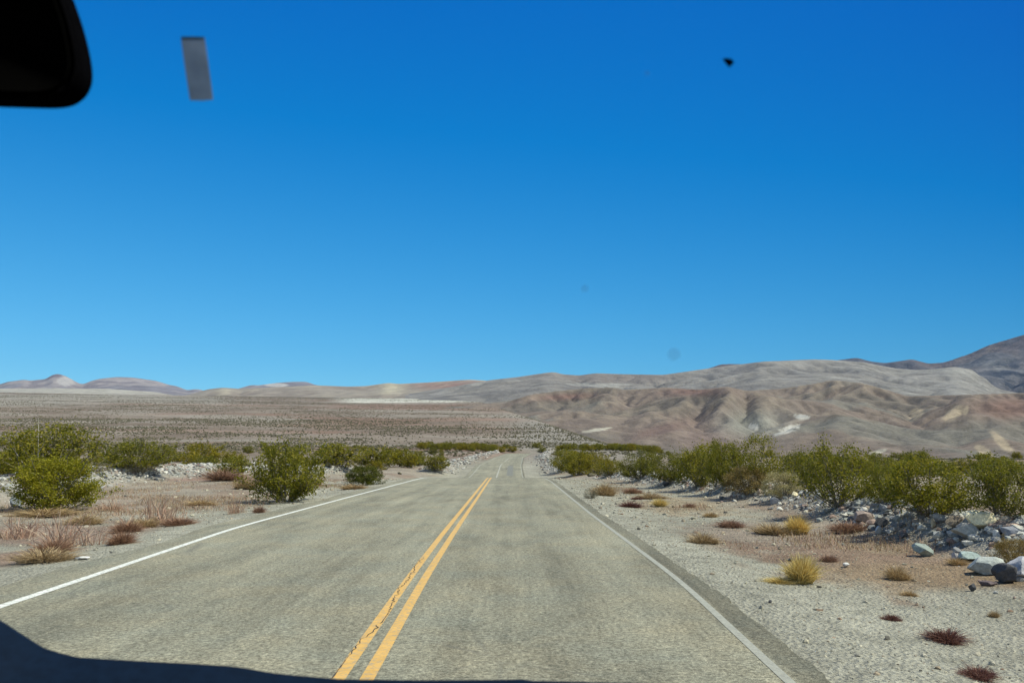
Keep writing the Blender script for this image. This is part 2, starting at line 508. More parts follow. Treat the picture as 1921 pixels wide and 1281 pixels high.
# ------------------------------------------------------------------ ground
def build_ground():
    nr, nc = 760, 620
    t = np.linspace(math.asinh(-45 / 8), math.asinh(9000 / 8), nr)
    Yr = 8 * np.sinh(t)
    u = np.linspace(-1, 1, nc)
    u = 0.95 * u + 0.75 * u ** 3
    Y = np.repeat(Yr[:, None], nc, 1)
    X = u[None] * np.sqrt(Y ** 2 + 100)
    Z = height(X.ravel(), Y.ravel()).reshape(X.shape)
    # surface kinds: pale grey roadside gravel, tan desert, varnished fan, wash lines
    Yc = np.clip(Y, -60, 299)
    d = np.maximum(paveL(Yc) - X, X - paveR(Yc))
    d = np.maximum(d, (Y - 285))
    n1 = fbm(X / 3.0, Y / 5.0, 5, 40); n2 = fbm(X / 12.0, Y / 20.0, 4, 50); n3 = fbm(X / 60, Y / 110, 5, 60)
    grey = np.array([0.375, 0.360, 0.285]); tan = np.array([0.33, 0.275, 0.215]); rust = np.array([0.27, 0.19, 0.135])
    c = np.ones(X.shape + (3,)) * grey
    w = sstep(2.5, 6.5, d + (n1 - 0.5) * 6)
    c = lerp3(c, np.ones_like(c) * tan, w * 0.8)
    w = sstep(0.52, 0.66, n1) * sstep(2.2, 4.5, d) * 0.6
    c = lerp3(c, np.ones_like(c) * rust, w)
    for x, y, rx, ry, col_, k in ((1560, 1005, 5.2, 3.6, rust, 1.0), (1480, 985, 3.5, 3.0, tan, 0.9), (1640, 1040, 2.2, 2.0, rust, 0.9), (1720, 1060, 2.6, 1.6, (0.30, 0.22, 0.14), 0.9), (1800, 1010, 2.5, 2, (0.31, 0.24, 0.16), 0.8),
                                  (90, 1035, 3.2, 1.8, (0.29, 0.20, 0.15), 0.9), (230, 985, 4.2, 3.2, (0.30, 0.22, 0.165), 0.9), (60, 990, 3.5, 3.0, (0.31, 0.235, 0.18), 0.9), (300, 940, 5, 4, tan, 0.8), (1260, 940, 2.5, 5, (0.36, 0.28, 0.18), 0.8), (400, 900, 2.5, 4, (0.29, 0.19, 0.15), 0.8), (1000, 930, 0, 0, tan, 0)):
        if k == 0: continue
        gx, gy = flat_hit(x, y)
        c = lerp3(c, np.ones_like(c) * np.array(col_), k * sstep(0.25, 0.75, np.exp(-((X - gx) / rx) ** 2 - ((Y - gy) / ry) ** 2) + (fbm(X / 0.7, Y / 1.1, 4, 44) - 0.5) * 0.9) * sstep(0.8, 2.0, d))
    nb = np.full(X.shape, 9.0)
    for P, hh, ww in BERMS:
        nb = np.minimum(nb, dist_poly(X, Y, P) / ww)
    c = lerp3(c, np.ones_like(c) * np.array([0.36, 0.345, 0.295]), 1 - sstep(0.7, 1.8, nb))
    # beyond: varnished brown fan with pale washes
    wf = sstep(70, 240, Y)
    fan = lerp3(np.ones_like(c) * np.array([0.175, 0.137, 0.104]), np.ones_like(c) * np.array([0.225, 0.185, 0.145]), sstep(0.35, 0.65, n3))
    a = X / np.maximum(Y, 1)
    px = W0 / 2 + a * F * 1.0097
    el = (Z - EYE) / np.maximum(Y, 1) * F * 1.0097         # about pixels over the horizon
    wob = (fbm(px / 130, Y / 4000, 4, 71) - 0.5)
    streak = sstep(0.55, 0.64, fbm(a * 6 + 9, np.log(np.maximum(Y, 1)) * 11 + a * 3, 5, 80))
    fan = lerp3(fan, np.ones_like(c) * np.array([0.36, 0.335, 0.285]), streak * 0.32)
    red = sstep(0.56, 0.68, fbm(a * 5 - 3, np.log(np.maximum(Y, 1)) * 8, 4, 91))
    fan = lerp3(fan, np.ones_like(c) * np.array([0.245, 0.145, 0.105]), red * 0.45)

    def band(lo, hi, x0, x1, soft=2.0, sx=40):
        e = el + wob * 10
        return sstep(lo - soft, lo + soft, e) * (1 - sstep(hi - soft, hi + soft, e)) * sstep(x0 - sx, x0 + sx, px) * (1 - sstep(x1 - sx, x1 + sx, px))
    fan = lerp3(fan, np.ones_like(c) * np.array([0.225, 0.15, 0.115]), 0.8 * band(80, 90, 620, 900))
    fan = lerp3(fan, np.ones_like(c) * np.array([0.33, 0.315, 0.27]), 0.45 * band(90, 112, -200, 420))
    fan = lerp3(fan, np.ones_like(c) * np.array([0.52, 0.50, 0.43]), band(93.5, 110, 640, 1000, 1.0))
    fan = lerp3(fan, np.ones_like(c) * np.array([0.27, 0.255, 0.22]), 0.6 * sstep(930, 1010, px) * (1 - sstep(1150, 1300, px)))
    c = lerp3(c, fan, wf)
    c = c * (0.88 + 0.24 * n2[..., None])
    m = mesh_np("ground", np.stack([X, Y, Z], -1).reshape(-1, 3), grid_faces(nr, nc)[:, ::1], c.reshape(-1, 3), True)
    obj("desert_ground", m, M_GROUND, kind="structure")


# ------------------------------------------------------------------ road and markings
def strip(name, fl, fr, lift, mat, y0, y1, step=0.4, across=2, ysel=None):
    Y = np.arange(y0, y1 + step / 2, step)
    t = np.linspace(0, 1, across)
    xl, xr = fl(Y), fr(Y)
    X = xl[:, None] * (1 - t) + xr[:, None] * t
    YY = np.repeat(Y[:, None], across, 1)
    Z = road_z(YY) + lift
    m = mesh_np(name, np.stack([X, YY, Z], -1).reshape(-1, 3), grid_faces(len(Y), across), None, True)
    return obj(name, m, mat, kind="structure")


def build_road():
    Y = np.concatenate([np.arange(-45, 0, 0.5), np.arange(0, 30, 0.12), np.arange(30, 298, 0.4)])
    t = np.array([0, 0.004, 0.15, 0.3, 0.45, 0.6, 0.75, 0.9, 0.996, 1.0])
    rng = np.random.default_rng(4)
    xl = paveL(Y) + rng.normal(0, 0.012, len(Y)); xr = paveR(Y) + rng.normal(0, 0.012, len(Y))
    X = xl[:, None] * (1 - t) + xr[:, None] * t
    YY = np.repeat(Y[:, None], len(t), 1)
    Z = road_z(YY) + 0.0
    Z[:, 0] -= 0.12; Z[:, -1] -= 0.12
    # put a line of points on each edge line, and give the strips outside them their own asphalt
    X = np.stack([xl, xl + 0.03, lineL(Y) - 0.06, lineL(Y) - 0.05, *(lineL(Y) * (1 - q) + lineR(Y) * q for q in (0.08, 0.18, 0.28, 0.40, 0.50, 0.60, 0.66, 0.73, 0.80, 0.86, 0.93)), lineR(Y) + 0.03, lineR(Y) + 0.09, xr - 0.03, xr], 1)
    YY = np.repeat(Y[:, None], X.shape[1], 1)
    Z = road_z(YY); Z[:, 0] -= 0.12; Z[:, -1] -= 0.12
    tone = np.array([0.95, 0.95, 0.97, 0.99, 1.0, 0.94, 1.03, 0.95, 1.02, 1.0, 0.90, 0.95, 0.86, 0.92, 1.0, 0.98, 0.70, 0.64, 0.6])
    m = mesh_np("road", np.stack([X, YY, Z], -1).reshape(-1, 3), grid_faces(len(Y), X.shape[1]), np.repeat((tone[None] * (1 + 0.05 * np.sin(Y * 0.37 + 1)[:, None] * np.sin(Y * 0.11)[:, None])).ravel()[:, None], 3, 1), False)
    obj("road", m, M_ROAD, kind="structure")
    white = mat_paint("white road paint", (0.78, 0.78, 0.70), 0.16)
    faded = mat_paint("faded white road paint", (0.375, 0.37, 0.30), 0.12)
    yel = mat_paint("yellow road paint", (0.66, 0.395, 0.105), 0.17)
    dash = mat_paint("pale road paint", (0.46, 0.44, 0.35), 0.1)
    strip("edge_line", lambda y: lineL(y) - 0.065, lambda y: lineL(y) + 0.065, 0.004, white, -40, 60)
    strip("edge_line", lambda y: lineL(y) - 0.06, lambda y: lineL(y) + 0.06, 0.004, faded, 95, 285)
    strip("edge_line", lambda y: lineR(y) - 0.042, lambda y: lineR(y) + 0.042, 0.004, faded, -40, 285)
    strip("centre_line", lambda y: lineC(y) - 0.165, lambda y: lineC(y) - 0.055, 0.004, yel, -40, 62)
    strip("centre_line", lambda y: lineC(y) + 0.055, lambda y: lineC(y) + 0.165, 0.004, yel, -40, 62)
    strip("centre_dash", lambda y: lineC(y) - 0.09, lambda y: lineC(y) + 0.09, 0.004, dash, 104, 150)
    strip("centre_dash", lambda y: lineC(y) - 0.08, lambda y: lineC(y) + 0.08, 0.004, dash, 162, 190)
    tar = mat_plain("tar repair", (0.19, 0.187, 0.155), 0.8, 0.2, 0.25, 6)
    strip("asphalt_patch", lambda y: lineC(y) + 1.3, lambda y: lineC(y) + 2.2, 0.008, tar, 109, 141, 0.4)
    # the crack that wanders down the left-hand yellow stripe
    yc = np.arange(3.5, 13.5, 0.06)
    r = np.random.default_rng(8)
    j = np.cumsum(r.normal(0, 0.012, len(yc))); j = j - np.linspace(j[0], j[-1], len(j)); j += 0.012 * r.normal(size=len(yc))
    j = np.clip(j, -0.045, 0.045)
    wd = 0.0048 * np.clip(r.normal(0.8, 0.5, len(yc)), 0.15, 1.6)
    xc = lineC(yc) - 0.11 + j
    V = np.concatenate([np.stack([xc - wd, yc, np.full_like(yc, 0.0085)], 1), np.stack([xc + wd, yc, np.full_like(yc, 0.0085)], 1)])
    n = len(yc); i = np.arange(n - 1)
    obj("road_crack", mesh_np("road_crack", V, np.stack([i, i + n, i + n + 1, i + 1], 1)), mat_plain("tar filler", (0.07, 0.065, 0.055), 0.8, 0.2, 0.25, 6), kind="structure")


# ------------------------------------------------------------------ hills
def ridge_mesh(name, top, x0, x1, step, Y0, Yc, Y1, nrow, base, relief, scale, seed, colour, mat, power=0.85, keep=0.52):
    """a range with real depth: foot at Y0, crest near Yc, back slope to Y1; its skyline follows top(azimuth)"""
    a0, _ = ae(x0, 740); a1, _ = ae(x1, 740)
    nc = int((x1 - x0) / step)
    a = np.linspace(float(a0), float(a1), nc)
    s = np.linspace(0, 1, nrow) ** 0.9
    Yr = Y0 + (Y1 - Y0) * s
    Y = np.repeat(Yr[:, None], nc, 1)
    A = np.repeat(a[None], nrow, 0)
    Ycol = Yc * (1 + 0.10 * (fbm(A * 7, A * 0 + 3, 3, seed + 3) - 0.5))
    X = A * Y
    q = (Y - Y0) / (Ycol - Y0)
    e_top = top(A)
    e_base = base(A) if callable(base) else np.full_like(A, base)
    # carve the range on a square grid, then lay it out along the lines of sight
    cell = scale
    gx0, gx1 = X.min() - 3 * cell, X.max() + 3 * cell
    nx_, ny_ = int((gx1 - gx0) / cell) + 1, int((Y1 - Y0) / cell) + 1
    GY, GX = np.mgrid[0:ny_, 0:nx_]
    WX, WY = gx0 + GX * cell, Y0 + GY * cell
    aw = WX / WY
    yc = Yc * (1 + 0.16 * (fbm(WX / (Yc * 0.35), WX * 0 + 3, 3, seed + 3) - 0.5))
    qq = (WY - Y0) / (yc - Y0)
    U = np.where(qq < 1, np.clip(qq, 0, 1) ** power, np.clip(1 - (WY - yc) / (Y1 - yc), 0, 1))
    climb = np.maximum(top(aw) - (base(aw) if callable(base) else base), 0.004) * yc
    U = U * climb / np.max(climb) * (0.55 + 0.9 * fbm(WX / (cell * 30), WY / (cell * 30), 3, seed + 5))
    h = carve(U * relief, cell, seed)
    hs_ = h.copy()
    for _ in range(70):
        p_ = np.pad(hs_, 1, mode='edge'); hs_ = (p_[:-2, 1:-1] + p_[2:, 1:-1] + p_[1:-1, :-2] + p_[1:-1, 2:]) / 4
    h = h * keep + hs_ * (1 - keep)
    z = EYE + e_base * Y + bilin(h, (X - gx0) / cell, (Y - Y0) / cell)
    hb = h.copy()
    for _ in range(10):
        p_ = np.pad(hb, 1, mode='edge'); hb = (p_[:-2, 1:-1] + p_[2:, 1:-1] + p_[1:-1, :-2] + p_[1:-1, 2:]) / 4
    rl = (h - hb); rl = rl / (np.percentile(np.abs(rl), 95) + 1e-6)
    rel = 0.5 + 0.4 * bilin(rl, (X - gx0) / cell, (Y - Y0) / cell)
    z = z + 0.12 * cell * (fbm(X / cell / 2.5, Y / cell / 2.5, 5, seed + 77) - 0.5) * 2.2
    # match the skyline: scale each column's climb so that its highest elevation is the photograph's
    e = (z - EYE) / Y
    want = top(a) - (base(a) if callable(base) else base)

    def gsm(r, sg):
        k = np.exp(-0.5 * (np.arange(-3 * sg, 3 * sg + 1) / sg) ** 2); k /= k.sum()
        return np.convolve(np.pad(r, 3 * sg, 'edge'), k, 'valid')
    ratio = gsm(want / np.maximum(np.max(e - e_base, axis=0), 1e-5), 45)
    e = e_base + (e - e_base) * ratio[None]
    mx = np.max(e - e_base, axis=0)
    res = gsm(np.clip(want / np.maximum(mx, 1e-5), 0.4, 2.0), 2)
    wv = sstep(0.25, 1.0, (e - e_base) / np.maximum(mx, 1e-5))
    e = e_base + (e - e_base) * (1 + (res[None] - 1) * wv)
    z = EYE + e * Y - 2.0 * (1 - sstep(0, 0.05, q))
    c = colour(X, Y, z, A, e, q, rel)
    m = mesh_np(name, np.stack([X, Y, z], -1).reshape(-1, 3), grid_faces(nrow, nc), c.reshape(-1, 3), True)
    return obj(name, m, mat, kind="structure")


def carve(U, cell, seed, iters=34, dt=1.0, K=1.0, m=0.62, diff=0.05):
    """rivers cut a rising land: stream-power erosion on a grid whose border stays at base level"""
    ny, nx = U.shape
    rng = np.random.default_rng(seed)
    yy, xx = np.mgrid[0:ny, 0:nx]
    h = U * 0.3 + 0.5 * cell * rng.random(U.shape) + 1.2 * cell * fbm(xx / 14.0, yy / 14.0, 4, seed)
    border = np.zeros(U.shape, bool); border[0] = border[-1] = True; border[:, 0] = border[:, -1] = True
    border |= U <= 0
    h[border] = 0
    n = ny * nx
    idx = np.arange(n).reshape(ny, nx)
    offs = [(-1, -1), (-1, 0), (-1, 1), (0, -1), (0, 1), (1, -1), (1, 0), (1, 1)]
    for it in range(iters):
        hp = np.pad(h, 1, mode='edge'); ip = np.pad(idx, 1, mode='edge')
        best = np.full(h.shape, 0.0); rcv = idx.copy(); dist = np.ones(h.shape)
        for dy, dx in offs:
            L = math.hypot(dy, dx)
            sl = (h - hp[1 + dy:1 + dy + ny, 1 + dx:1 + dx + nx]) / L
            b = sl > best
            best = np.where(b, sl, best); dist = np.where(b, L, dist)
            rcv = np.where(b, ip[1 + dy:1 + dy + ny, 1 + dx:1 + dx + nx], rcv)
        rcv[border] = idx[border]
        r = rcv.ravel().tolist()
        order = np.argsort(h, axis=None)
        A = [1.0] * n
        for i in order[::-1].tolist():
            j = r[i]
            if j != i: A[j] += A[i]
        Ff = (K * dt * np.array(A) ** m / dist.ravel() / cell).tolist()
        up = h + U * dt; up[border] = 0
        hn = up.ravel().tolist()
        for i in order.tolist():
            j = r[i]
            if j != i:
                hn[i] = (hn[i] + Ff[i] * hn[j]) / (1 + Ff[i])
        h = np.array(hn).reshape(ny, nx)
        hp = np.pad(h, 1, mode='edge')
        h = h + diff * (hp[:-2, 1:-1] + hp[2:, 1:-1] + hp[1:-1, :-2] + hp[1:-1, 2:] - 4 * h)
        h[border] = 0
    return h


def bilin(G, gx, gy):
    gx = np.clip(gx, 0, G.shape[1] - 1.001); gy = np.clip(gy, 0, G.shape[0] - 1.001)
    i, j = gx.astype(int), gy.astype(int)
    fx, fy = gx - i, gy - j
    return (G[j, i] * (1 - fx) + G[j, i + 1] * fx) * (1 - fy) + (G[j + 1, i] * (1 - fx) + G[j + 1, i + 1] * fx) * fy


def pix(A, e):
    """photograph pixel of azimuth/elevation tangents (for laying out rock colours)"""
    # inverse of ae()
    v = (e * cp - sp) / (cp + e * sp)
    dy = cp - v * sp
    return A * dy * F + W0 / 2, H0 / 2 - v * F


def blob(x, y, cx, cy, rx, ry, ang=0.0):
    c, s = math.cos(ang), math.sin(ang)
    u = ((x - cx) * c + (y - cy) * s) / rx; v = (-(x - cx) * s + (y - cy) * c) / ry
    return np.exp(-(u * u + v * v))


def mixc(c, col, w): return lerp3(c, np.ones_like(c) * np.array(col), np.clip(w, 0, 1))


def col_near(X, Y, z, A, e, q, rel):
    x, y = pix(A, e)
    n = fbm(X / 130, Y / 130, 5, 201); n2 = fbm(X / 300 + 4, Y / 300, 4, 202); n3 = fbm(X / 30, Y / 30, 4, 203)
    c = np.ones(X.shape + (3,)) * np.array([0.215, 0.180, 0.152])
    c = mixc(c, [0.165, 0.150, 0.130], sstep(0.5, 0.65, n) * 0.9)
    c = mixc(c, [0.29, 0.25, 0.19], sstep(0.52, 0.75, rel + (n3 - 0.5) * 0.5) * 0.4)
    c = mixc(c, [0.20, 0.165, 0.14], sstep(0.54, 0.66, n2) * 0.6)
    c = mixc(c, [0.195, 0.195, 0.170], sstep(0.56, 0.68, fbm(X / 180 - 7, Y / 180, 4, 204)) * 0.7)
    # rock units where the photograph shows them
    nn = (n3 - 0.5) * 1.2
    c = mixc(c, [0.20, 0.135, 0.115], 1.0 * blob(x, y, 1060, 744, 60, 7, -0.05) + blob(x, y, 1300, 735, 60, 8))
    c = mixc(c, [0.195, 0.145, 0.125], blob(x, y, 1240, 806, 60, 10, -0.25) * 1.3)
    c = mixc(c, [0.21, 0.155, 0.135], blob(x, y, 1330, 810, 60, 40) * 0.8)
    c = mixc(c, [0.21, 0.145, 0.12], blob(x, y, 1900, 765, 70, 22) * 1.2)
    c = mixc(c, [0.27, 0.28, 0.245], blob(x, y, 1410, 795, 70, 26) * 0.9)
    white = np.maximum(blob(x, y, 1475, 806, 34, 9, -0.25), np.maximum(blob(x, y, 1415, 800, 17, 10), blob(x, y, 1505, 782, 24, 7)))
    c = mixc(c, [0.60, 0.60, 0.54], 0.85 * sstep(0.60, 0.85, white + nn * 0.8 + (fbm(X / 9, z / 5, 4, 209) - 0.5) * 0.7))
    c = mixc(c, [0.47, 0.45, 0.37], sstep(0.5, 0.7, np.maximum(blob(x, y, 1645, 848, 26, 4, -0.25), blob(x, y, 1120, 806, 45, 3.5, -0.15)) + nn * 0.35))
    for cx, cy, rx, ry, an in ((1790, 775, 26, 14, -0.6), (1720, 775, 14, 16, 0.8), (1880, 830, 34, 10, 0.75), (1845, 845, 26, 9, 0.6), (1812, 770, 6, 12, 0.3)):
        c = mixc(c, [0.40, 0.34, 0.245], 0.9 * sstep(0.3, 0.75, blob(x, y, cx, cy, rx, ry, an) + nn * 0.3))
    return 0.83 * np.array([1.02, 0.985, 0.97]) * c * (0.86 + 0.28 * n3[..., None])


def col_mid(X, Y, z, A, e, q, rel):
    x, y = pix(A, e)
    n = fbm(X / 400, Y / 400, 5, 301); n3 = fbm(X / 90, Y / 90, 4, 303)
    c = np.ones(X.shape + (3,)) * np.array([0.215, 0.20, 0.18])
    c = mixc(c, [0.165, 0.155, 0.145], sstep(0.48, 0.62, n))
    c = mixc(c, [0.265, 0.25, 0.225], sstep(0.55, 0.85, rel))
    c = mixc(c, [0.18, 0.15, 0.13], blob(x, y, 1150, 712, 140, 14) * 0.7)
    c = mixc(c, [0.32, 0.31, 0.28], 0.7 * sstep(0.55, 0.7, blob(x, y, 1110, 722, 110, 5) + (n3 - 0.5)))
    c = mixc(c, [0.30, 0.29, 0.26], sstep(0.6, 0.72, fbm(X / 500, z / 12, 4, 305)) * 0.45)
    return c * (0.88 + 0.24 * n3[..., None])


def col_mtn(X, Y, z, A, e, q, rel):
    x, y = pix(A, e)
    n = fbm(X / 500, Y / 500, 5, 401); n3 = fbm(X / 120, z / 60, 5, 403)
    c = np.ones(X.shape + (3,)) * np.array([0.115, 0.110, 0.118])
    c = mixc(c, [0.15, 0.125, 0.12], sstep(0.45, 0.6, n))
    c = mixc(c, [0.19, 0.19, 0.19], blob(x, y, 1870, 690, 60, 22) * 0.8)
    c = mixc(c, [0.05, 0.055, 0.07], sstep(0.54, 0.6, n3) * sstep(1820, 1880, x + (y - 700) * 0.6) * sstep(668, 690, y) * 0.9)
    return c


def col_lfar(X, Y, z, A, e, q, rel):
    x, y = pix(A, e)
    n = fbm(X / 350, Y / 350, 5, 501); n3 = fbm(X / 90, Y / 90, 4, 503)
    c = np.ones(X.shape + (3,)) * np.array([0.27, 0.235, 0.19])
    c = mixc(c, [0.22, 0.185, 0.15], sstep(0.48, 0.62, n))
    c = mixc(c, [0.24, 0.155, 0.125], blob(x, y, 880, 725, 60, 10) + blob(x, y, 800, 722, 50, 8) * 0.6)
    c = mixc(c, [0.38, 0.34, 0.25], blob(x, y, 735, 727, 28, 10) + sstep(0.62, 0.9, rel) * 0.5)
    c = mixc(c, [0.36, 0.34, 0.29], (1 - sstep(250, 400, x)) * 0.8)
    return c * (0.88 + 0.24 * n3[..., None])


def col_blue(X, Y, z, A, e, q, rel):
    x, y = pix(A, e)
    n = fbm(X / 700, Y / 700, 5, 601); n3 = fbm(X / 200, Y / 200, 4, 603)
    c = np.ones(X.shape + (3,)) * np.array([0.22, 0.20, 0.20])
    c = mixc(c, [0.30, 0.26, 0.24], sstep(0.48, 0.62, n))
    c = mixc(c, [0.16, 0.13, 0.13], sstep(0.5, 0.62, n3) * 0.6 + blob(x, y, 107, 704, 16, 4))
    c = mixc(c, [0.40, 0.37, 0.34], 0.8 * sstep(0.35, 0.7, blob(x, y, 122, 715, 24, 9) + (n3 - 0.5) * 1.1))
    c = mixc(c, [0.45, 0.42, 0.38], sstep(0.35, 0.6, blob(x, y, 518, 722, 26, 4)))
    return c


def build_hills():
    tn = tab([(700, 775), (820, 766), (880, 760), (930, 755), (958, 751), (1000, 739), (1060, 732), (1100, 728), (1146, 727), (1173, 731), (1250, 727), (1312, 731), (1365, 725),
              (1400, 733), (1466, 729), (1531, 719), (1562, 713), (1620, 719), (1680, 736), (1701, 743), (1782, 741), (1921, 737), (2200, 728), (2700, 735)])
    tb = tab([(700, 835), (900, 838), (1000, 844), (1150, 860), (1300, 866), (1921, 870), (2700, 870)])
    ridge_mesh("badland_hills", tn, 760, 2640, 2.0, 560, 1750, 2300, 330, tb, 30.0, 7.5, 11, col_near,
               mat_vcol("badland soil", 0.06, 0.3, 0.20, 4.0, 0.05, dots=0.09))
    tm = tab([(760, 740), (880, 720), (918, 713), (972, 707), (1025, 699), (1041, 698), (1056, 702), (1087, 704), (1117, 700), (1180, 702), (1244, 703), (1287, 697), (1337, 690), (1431, 678),
              (1483, 676), (1531, 674), (1558, 675), (1617, 679), (1680, 691), (1720, 694), (1754, 692), (1790, 688), (1823, 693), (1836, 704), (1850, 709), (1862, 723), (1880, 731), (1921, 739), (2700, 760)])
    ridge_mesh("pale_ridge", tm, 760, 2400, 2.2, 2500, 4600, 5600, 220, float(ae(960, 760)[1]), 60.0, 22.0, 23, col_mid,
               mat_vcol("pale ridge rock", 0.012, 0.08, 0.20, 22.0, 0.014), keep=0.9)
    tt = tab([(1200, 720), (1300, 700), (1354, 683), (1392, 683), (1440, 690), (1520, 688), (1569, 676), (1607, 671), (1634, 678), (1660, 681), (1711, 674), (1742, 682), (1770, 680), (1819, 664),
              (1853, 648), (1921, 628), (2020, 606), (2300, 570), (2800, 600)])
    ridge_mesh("crag_mountain", tt, 1200, 2760, 2.5, 5200, 8000, 9500, 200, float(ae(960, 760)[1]), 90.0, 32.0, 37, col_mtn,
               mat_vcol("mountain rock", 0.012, 0.05, 0.35, 70.0, 0.008), keep=1.0)
    tl = tab([(-900, 726), (-200, 729), (0, 729), (100, 728), (200, 729), (290, 735), (330, 742), (350, 741), (369, 736), (390, 730), (417, 727), (450, 729), (487, 727), (540, 725), (579, 723), (602, 723), (654, 725), (687, 724),
              (729, 718), (747, 720), (806, 717), (879, 712), (916, 714), (952, 722), (1000, 730), (1100, 745)])
    ridge_mesh("foothills", tl, -860, 1080, 2.5, 4300, 5600, 6600, 130, float(ae(960, 758)[1]), 60.0, 26.0, 51, col_lfar,
               mat_vcol("foothill soil", 0.012, 0.08, 0.16, 12.0, 0.014))
    tf = tab([(-900, 708), (-300, 712), (0, 721), (14, 716), (46, 712), (57, 714), (64, 713), (86, 711), (96, 704), (107, 701), (117, 703), (127, 707), (146, 718), (155, 721), (172, 714), (189, 710), (220, 707), (249, 708),
              (292, 714), (318, 722), (331, 724), (352, 732), (362, 730), (375, 730), (388, 735), (440, 731), (467, 723), (475, 722), (483, 723), (519, 718), (550, 716), (575, 716), (592, 722), (640, 728), (760, 740)])
    ridge_mesh("distant_mountains", tf, -860, 740, 2.0, 9500, 12500, 14500, 120, float(ae(960, 755)[1]), 90.0, 60.0, 67, col_blue,
               mat_vcol("distant rock", 0.003, 0.02, 0.18, 50.0, 0.004))


# ------------------------------------------------------------------ stones
ICO_V = None
def icosa():
    g = (1 + 5 ** 0.5) / 2
    v = np.array([(-1, g, 0), (1, g, 0), (-1, -g, 0), (1, -g, 0), (0, -1, g), (0, 1, g), (0, -1, -g), (0, 1, -g), (g, 0, -1), (g, 0, 1), (-g, 0, -1), (-g, 0, 1)]) / math.hypot(1, g)
    f = np.array([(0, 11, 5), (0, 5, 1), (0, 1, 7), (0, 7, 10), (0, 10, 11), (1, 5, 9), (5, 11, 4), (11, 10, 2), (10, 7, 6), (7, 1, 8), (3, 9, 4), (3, 4, 2), (3, 2, 6), (3, 6, 8), (3, 8, 9), (4, 9, 5), (2, 4, 11), (6, 2, 10), (8, 6, 7), (9, 8, 1)])
    return v, f


def subdiv(v, f):
    e = {}
    v = list(map(tuple, v))
    def mid(i, j):
        k = (min(i, j), max(i, j))
        if k not in e:
            p = (np.array(v[i]) + np.array(v[j])) / 2; p /= np.linalg.norm(p)
            v.append(tuple(p)); e[k] = len(v) - 1
        return e[k]
    nf = []
    for a, b, c in f:
        ab, bc, ca = mid(a, b), mid(b, c), mid(c, a)
        nf += [(a, ab, ca), (b, bc, ab), (c, ca, bc), (ab, bc, ca)]
    return np.array(v), np.array(nf)


STONE_COLS = np.array([(0.48, 0.46, 0.405), (0.38, 0.375, 0.345), (0.26, 0.262, 0.255), (0.13, 0.128, 0.125), (0.40, 0.34, 0.28), (0.58, 0.555, 0.485), (0.30, 0.31, 0.285), (0.30, 0.22, 0.18), (0.48, 0.46, 0.42)])


def stones_mesh(name, P, R, rng, sink=0.3, cols=STONE_COLS, prob=None):
    """many loose stones: P (n,3) places, R (n,) radii"""
    v, f = icosa()
    n = len(P)
    jit = 1 + rng.normal(0, 0.20, (n, 12, 1))
    V = v[None] * jit
    sc = np.stack([rng.uniform(0.8, 1.35, n), rng.uniform(0.7, 1.1, n), rng.uniform(0.5, 0.9, n)], 1)
    V = V * sc[:, None]
    ax = rng.normal(size=(n, 3)) * [0.35, 0.35, 1]; ax[:, 2] += 0.01
    ang = rng.uniform(0, 6.28, n)
    ca, sa = np.cos(ang)[:, None], np.sin(ang)[:, None]
    x, y, z = V[..., 0], V[..., 1], V[..., 2]
    V = np.stack([x * ca - y * sa, x * sa + y * ca, z], -1)
    tl = rng.normal(0, 0.35, n); ct, st = np.cos(tl)[:, None], np.sin(tl)[:, None]
    x, y, z = V[..., 0], V[..., 1], V[..., 2]
    V = np.stack([x, y * ct - z * st, y * st + z * ct], -1)
    V = V * R[:, None, None] + P[:, None]
    V[..., 2] += (R * (0.55 - sink))[:, None]
    Fc = (f[None] + (np.arange(n) * 12)[:, None, None]).reshape(-1, 3)
    c = cols[rng.choice(len(cols), n, p=prob)] * rng.uniform(0.75, 1.2, (n, 1))
    return mesh_np(name, V.reshape(-1, 3), Fc, np.repeat(c, 12, 0))


